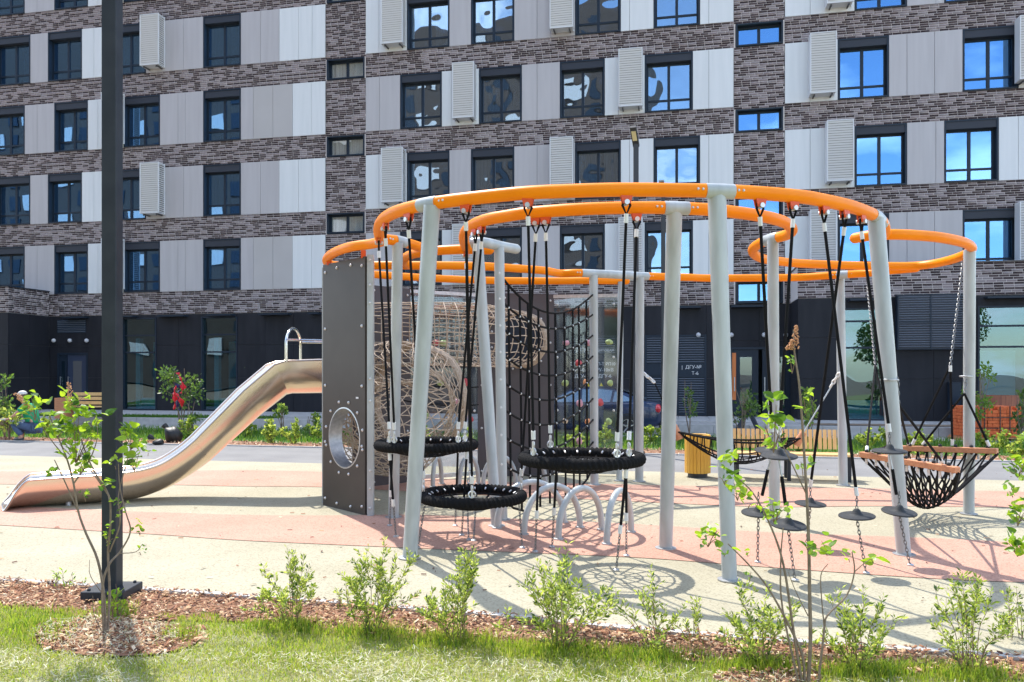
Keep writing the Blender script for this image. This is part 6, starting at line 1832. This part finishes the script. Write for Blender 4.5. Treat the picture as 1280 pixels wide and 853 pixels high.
sapling('lime leaved branches reaching in at the right edge of the picture', (1330, 868),
        [([(1330, 870), (1315, 780), (1305, 700), (1298, 640), (1290, 580), (1284, 540)], .010, .004), ([(1318, 790), (1300, 740), (1285, 700), (1272, 680)], .006, .002), ([(1305, 700), (1290, 665), (1270, 640)], .005, .002), ([(1298, 640), (1285, 600), (1262, 590)], .005, .002)],
        [(1272, 582, 24, 15, 18, .055), (1282, 556, 10, 16, 12, .055), (1264, 600, 12, 12, 6, .05), (1272, 640, 16, 18, 20, .05), (1272, 680, 18, 16, 20, .05), (1290, 620, 14, 60, 24, .055), (1300, 560, 20, 40, 20, .06), (1266, 615, 8, 7, 4, .04)],
        4.6, .055, 8)

def leaf_cloud(name, par, C, D, size, mats, probs, asp=.28, kind='stuff'):
    """C centres, D directions (n,3): small folded leaves"""
    n = len(C); C = np.asarray(C); D = np.asarray(D); D /= np.linalg.norm(D, axis=1)[:, None] + 1e-9
    rnd_ = rng.normal(size=(n, 3)); X = np.cross(D, rnd_); X /= np.linalg.norm(X, axis=1)[:, None] + 1e-9; Nn_ = np.cross(X, D)
    s = size * rng.uniform(.6, 1.25, n)[:, None]
    V = np.empty((n, 4, 3)); V[:, 0] = C; V[:, 1] = C + D * s * .5 - X * s * asp + Nn_ * s * .1; V[:, 2] = C + D * s; V[:, 3] = C + D * s * .5 + X * s * asp + Nn_ * s * .1
    T = np.array([(0, 1, 2), (0, 2, 3)])
    Fq = (np.arange(n)[:, None, None] * 4 + T[None]).reshape(-1, 3)
    org = ORG.get(par.name, Vector((0, 0, 0))); V = V.reshape(-1, 3) - np.array(org)
    o = bpy.data.objects.new(name, np_mesh(name, V, Fq, mats, np.repeat(rng.choice(len(mats), n, p=probs), 2))); link(o, par)
    if kind: o['kind'] = kind
    return o
def shrub(base, hpx, wpx, label, ns=12, nl=900, ls=.026, mats=None, seed=0, group=None, z0=0.0, name='shrub', top_bias=.8, stem_m=None, asp=.28, r=.004, lean=0.0, cat='shrub'):
    if asp == .28: asp = .17; ls = ls * 1.25; ns = int(ns * 1.2); r = r * .6
    rr = random.Random(seed * 13 + 5); b = GP(base[0], base[1], z0); Z = b.y; h_ = hpx / F * Z; w_ = wpx / F * Z / 2
    t = thing(name, label, cat, (b.x, b.y, z0), group); C, D = [], []
    nl = int(nl * 1.25) if cat == 'shrub' and not z0 else nl; per_ = max(4, nl // ns)
    for i in range(ns):
        az = 2 * pi * (i + rr.random()) / ns; out = rr.uniform(.25, 1.25); hh_ = h_ * (1.05 - .30 * out ** 2) * rr.uniform(.42, 1.08) if i else h_
        if i == 0: out = .15
        st0 = Vector((b.x + .04 * cos(az), b.y + .04 * sin(az), z0 - .01)); e = Vector((b.x + w_ * out * cos(az) + lean * h_, b.y + w_ * .8 * out * sin(az), z0 + hh_))
        m1 = st0.lerp(e, .45) + Vector((-.10 * w_ * cos(az), -.1 * w_ * sin(az), .06 * h_)); m2 = st0.lerp(e, .75) + Vector((rr.uniform(-.04, .04) * h_, rr.uniform(-.04, .04) * h_, .03 * h_))
        q = catmull([st0, m1, m2, e], 7); n_ = len(q); mb = MB(); mb.tube(q, [r * (1.1 - .85 * k / n_) for k in range(n_)], 5); part('stem', mb, stem_m or m_twig, t, smooth=True)
        subs = [q]
        for s_ in range(3 if nl > 300 else 1):
            k0 = rr.randint(int(n_ * .3), int(n_ * .75)); d = Vector((rr.uniform(-1, 1), rr.uniform(-1, 1), rr.uniform(.5, 1.3))).normalized() * h_ * rr.uniform(.12, .26)
            sq_ = [q[k0], q[k0] + d * .5 + Vector((0, 0, .01)), q[k0] + d]; sq_ = catmull(sq_, 3); subs.append(sq_)
            mb = MB(); mb.tube(sq_, r * .35, 4); part('twig', mb, stem_m or m_twig, t, smooth=True)
        tot = sum(len(x_) for x_ in subs)
        for x_ in subs:
            m__ = int(per_ * len(x_) / tot)
            for k in range(m__):
                f_ = rr.random() ** (.75 / top_bias) * (len(x_) - 1); f_ = min(f_, len(x_) - 1.001); i0 = int(f_); p = x_[i0].lerp(x_[i0 + 1], f_ - i0); tan = (x_[i0 + 1] - x_[i0]).normalized()
                sd = Vector((rr.uniform(-1, 1), rr.uniform(-1, 1), rr.uniform(-.3, .5))).normalized(); C.append(tuple(p + sd * .004)); D.append(tuple(tan * .8 + sd * .9))
    leaf_cloud('foliage', t, C, D, ls, mats or lw, [.46, .38, .16] if len(mats or lw) == 3 else [.6, .4], asp)
    return t
FG = 'young leafy shrubs along the wood chip bed'
shrub((365, 782), 92, 92, 'bushy young shrub just right of the foreground lamp pole, at the left of the row', 11, 1100, .026, seed=1, group=FG, lean=-.05)
shrub((466, 792), 118, 100, 'second shrub from the left in the row, tallest and dense with a leaning tip', 14, 1500, .026, seed=2, group=FG, lean=.06)
shrub((572, 803), 118, 96, 'third shrub from the left, below the leaning grey post', 13, 1300, .026, seed=3, group=FG)
shrub((700, 812), 135, 140, 'widest shrub in the middle of the row with long spreading twigs', 16, 1600, .028, seed=4, group=FG)
shrub((822, 815), 105, 110, 'sparse shrub with thin upright shoots right of the widest shrub', 8, 520, .026, seed=5, group=FG, lean=-.15)
shrub((950, 830), 95, 130, 'low pale shrub left of the lilac with the orange flower spike', 13, 1100, .026, seed=6, group=FG)
shrub((1072, 838), 105, 95, 'shrub right of the tall lilac sapling', 12, 1000, .026, seed=7, group=FG)
shrub((1212, 842), 130, 110, 'shrub at the right of the row with one long arching shoot', 11, 950, .026, seed=8, group=FG)
shrub((430, 762), 38, 34, 'tiny seedling between the first and second shrub', 4, 90, .022, seed=9, group='small seedlings in the wood chips')
shrub((868, 802), 55, 60, 'small seedling right of the sparse shrub', 5, 200, .024, seed=10, group='small seedlings in the wood chips')
shrub((75, 737), 26, 24, 'lone seedling left of the lamp pole at the edge of the surface', 4, 34, .026, seed=11, group='small seedlings in the wood chips', mats=lf)
shrub((88, 738), 20, 18, 'smaller seedling beside the lone one left of the lamp pole', 3, 24, .024, seed=12, group='small seedlings in the wood chips', mats=lf)
shrub((108, 733), 10, 8, 'tiniest sprout nearest the lamp pole', 2, 10, .02, seed=13, group='small seedlings in the wood chips', mats=lf)
shrub((1268, 800), 66, 40, 'small pale shrub at the right edge below the lime leaved branches', 6, 260, .024, seed=14, group='small seedlings in the wood chips')
shrub((142, 776), 46, 34, 'green sprouts round the foot of the foreground lamp pole', 6, 60, .035, seed=15, mats=lf, asp=.36)

# far bed plants
rr = random.Random(11)
BG = 'low green shrubs in the bed beyond the path'
desc = ['rounded', 'loose', 'ragged', 'spiky', 'compact', 'leggy']
spots = [(60, 'left of the foreground lamp pole'), (235, 'just left of the slide, beside the bags'), (262, 'touching the slide from behind'), (310, 'under the bend of the slide'), (338, 'right below the slide bend'), (368, 'midway between slide bend and tower'), (395, 'against the brown tower'),
         (530, 'seen through the first clear panel'), (585, 'behind the leaning grey post'), (720, 'seen through the climbing net'), (755, 'under the tail of the net'), (812, 'between the two back posts'), (836, 'behind the tall grey post'), (905, 'between litter bin and bench'), (1000, 'behind the bench back'),
         (1085, 'right of the bench'), (1110, 'behind the left beam of the hammock'), (1150, 'behind the rope net seat'), (1232, 'right of the far grey post'), (1252, 'below the brick stack'), (1275, 'at the right edge beyond the path')]
for i, (px, wh) in enumerate(spots):
    v_ = rr.uniform(-12.4, -10.5); p = FW(fu(px, v_), v_, 0); bx_, by_ = img(p.x, p.y, 0.01)
    hp = rr.uniform(18, 32); shrub((px, by_), hp, rr.uniform(24, 36), desc[i % 6] + ' green shrub in the far bed ' + wh, 7, 420, .065, mats=[lw[0], lw[1], lf_far[0]], seed=20 + i, group=BG, z0=.01, asp=.4, r=.006, name='bed_shrub')
TG = 'thin young trees near the building'
def ytree(base, top, rx, ry, n, label, z0=0.0, seed=0, cy=None, mats=None, ls=.10, stems=3):
    r_ = random.Random(seed); b = GP(base[0], base[1], z0); Z = b.y; t = thing('young_tree', label, 'young tree', (b.x, b.y, z0), TG)
    C, D = [], []; cy = cy or top + ry
    for s_ in range(stems):
        e = P(base[0] + r_.uniform(-.7, .7) * rx, top + r_.uniform(0, .5) * ry, Z + r_.uniform(-.2, .2)); m_ = b.lerp(e, .5) + Vector((r_.uniform(-.1, .1), 0, 0)); q = catmull([b, m_, e], 6); mb = MB(); mb.tube(q, [.018 * (1 - .7 * k / len(q)) for k in range(len(q))], 5); part('stem', mb, m_bark, t, smooth=True)
    nc = max(4, n // 35)
    for k in range(nc):
        a = r_.uniform(0, 2 * pi); q_ = r_.random() ** .5; cc = P(base[0] + rx * q_ * cos(a), cy + ry * q_ * sin(a), Z + r_.uniform(-.3, .3)); rad = rx * Z / F * .28
        src = P(base[0], cy + ry * .8, Z); mb = MB(); mb.tube([src, src.lerp(cc, .5), cc], .006, 4); part('twig', mb, m_bark, t, smooth=True)
        for j in range(n // nc):
            o_ = Vector((r_.gauss(0, 1), r_.gauss(0, 1), r_.gauss(0, 1))) * rad * .6; C.append(tuple(cc + o_)); D.append(tuple(o_ + Vector((0, 0, .1 * r_.uniform(-1, 1)))))
    leaf_cloud('crown', t, C, D, ls, mats or [lf_far[0], lf_far[1]], [.62, .38] if len(mats or [0, 0]) == 2 else [.5, .3, .2], .32)
    return t
ytree((6, 548), 470, 14, 30, 420, 'grey green young tree cut by the left edge of the picture', 0.0, 1, cy=500)
ytree((12, 551), 508, 12, 18, 260, 'yellow green low bush beside the crouching person', 0.0, 2, cy=528, mats=[lw[0], lf_far[0]])
ytree((226, 546), 460, 24, 22, 520, 'young tree with red and blue cloth tangled in its crown', 0.0, 3, cy=482, stems=4)
ytree((240, 548), 500, 9, 20, 90, 'thin young tree beside the black bags', 0.0, 4, cy=520)
ytree((307, 514), 454, 7, 14, 110, 'slim young tree against the charcoal wall above the slide', .12, 5, cy=470)
ytree((352, 548), 503, 8, 18, 150, 'thin upright sapling below the slide bend', 0.0, 6, cy=522, mats=[lw[1], lf_far[0]])
ytree((391, 548), 518, 8, 12, 130, 'short upright sapling beside the brown tower', 0.0, 7, cy=530, mats=[lw[1], lf_far[0]])
ytree((862, 545), 472, 10, 26, 110, 'bare looking sapling in front of the louvred doors', 0.0, 8, cy=495)
ytree((928, 548), 485, 22, 20, 260, 'many stemmed sapling behind the bench, left of the entrance post', 0.0, 9, cy=505, stems=6)
ytree((1012, 548), 488, 12, 20, 240, 'green sapling behind the right half of the bench', 0.0, 10, cy=508, mats=[lw[1], lf_far[0]])
ytree((1226, 548), 452, 16, 34, 380, 'leafy young tree right of the far grey post', 0.0, 11, cy=490, mats=[lf[1], lf_far[0]])
ytree((1262, 530), 445, 14, 30, 160, 'tall thin sapling rising behind the red bricks', 0.0, 12, cy=478)
ytree((1278, 552), 488, 12, 26, 260, 'bushy sapling at the right edge beside the bricks', 0.0, 13, cy=515)
# flower planter behind the brick stack
pc = P(1244, 0, 23.5); pl_ = thing('round_planter', 'long red brown planter with plants behind the brick stack', 'planter', (pc.x, pc.y, ZR))
mb = MB(); mb.lathe((0, 0, 0), [(.50, ZR), (.60, .75), (.60, .98), (.56, .98), (.56, .85)], 24); mb.v = [(x * 1.15 + pc.x, y * .6 + pc.y, z) for x, y, z in mb.v]
part('tub', mb, mat('rusty_terracotta', (.34, .13, .07), .85, col2=(.22, .08, .05), vscale=4, stretch=(6, 6, .5)), pl_, smooth=True)
# red and dark blue cloth tangled in the bush
m_redc = mat('red_foil_cloth', (.62, .012, .03), .4); m_navy = mat('navy_foil_cloth', (.012, .018, .08), .4)
cc = P(217, 480, 19.6); t = thing('tangled_cloth', 'crumpled red and dark blue cloth hanging in the young tree', 'cloth', tuple(cc))
def ribbon(pts, w_, mt, seed):
    r_ = random.Random(seed); q = catmull([P(x, y, 19.6 + dz_) for x, y, dz_ in pts], 8); vs = []
    for i, p in enumerate(q):
        a = i * .35 + seed; s_ = Vector((cos(a) * .8 + .3, .5 * sin(a), .15 * sin(a * 1.7))) * w_ * (1 + .3 * sin(i * .9)); vs += [p - s_, p + Vector((0, -.03, 0)), p + s_]
    mb = MB(); mb.add(vs, sum([[(3 * i, 3 * i + 1, 3 * i + 4, 3 * i + 3), (3 * i + 1, 3 * i + 2, 3 * i + 5, 3 * i + 4)] for i in range(len(q) - 1)], [])); part('fold', mb, mt, t, smooth=True, label='dark blue fold' if mt is m_navy else 'red fold')
ribbon([(222, 466, -.1), (226, 474, -.15), (229, 484, -.1), (226, 492, -.15)], .055, m_redc, 1); ribbon([(220, 482, -.2), (218, 490, -.2), (219, 500, -.15), (218, 512, -.1)], .06, m_redc, 2)
ribbon([(220, 492, -.2), (226, 500, -.2), (228, 510, -.1)], .06, m_redc, 3); ribbon([(217, 478, -.1), (223, 482, -.1), (224, 490, -.1), (216, 492, -.1)], .07, m_navy, 4); ribbon([(222, 498, -.05), (222, 508, -.05), (225, 514, -.05)], .05, m_navy, 5)

# trees across the yard behind the camera (mirrored in the glass)
for i, (x, y, h_) in enumerate(((-6, -34, 8), (3, -38, 9), (12, -33, 7), (20, -40, 10), (28, -35, 8), (-16, -30, 7))):
    t = thing('yard_tree', ('shorter', 'middling', 'narrow', 'tallest', 'broad', 'outermost')[i] + ' green tree across the yard behind the viewer, mirrored in the glass', 'tree', (x, y, 0), 'trees across the yard behind the viewer')
    mb = MB(); mb.tube([(x, y, 0), (x + .1, y, h_ * .5), (x, y + .2, h_ * .85)], [.18, .12, .04], 7); part('trunk', mb, m_bark, t, smooth=True)
    n = 1500; a = rng.normal(size=(n, 3)); a /= np.linalg.norm(a, axis=1)[:, None]; a *= (rng.random(n) ** .4)[:, None] * np.array([h_ * .28, h_ * .28, h_ * .33]); C = a + np.array([x, y, h_ * .66])
    leaf_cloud('crown', t, C, rng.normal(size=(n, 3)), .35, lf_far, [.6, .4], .4)
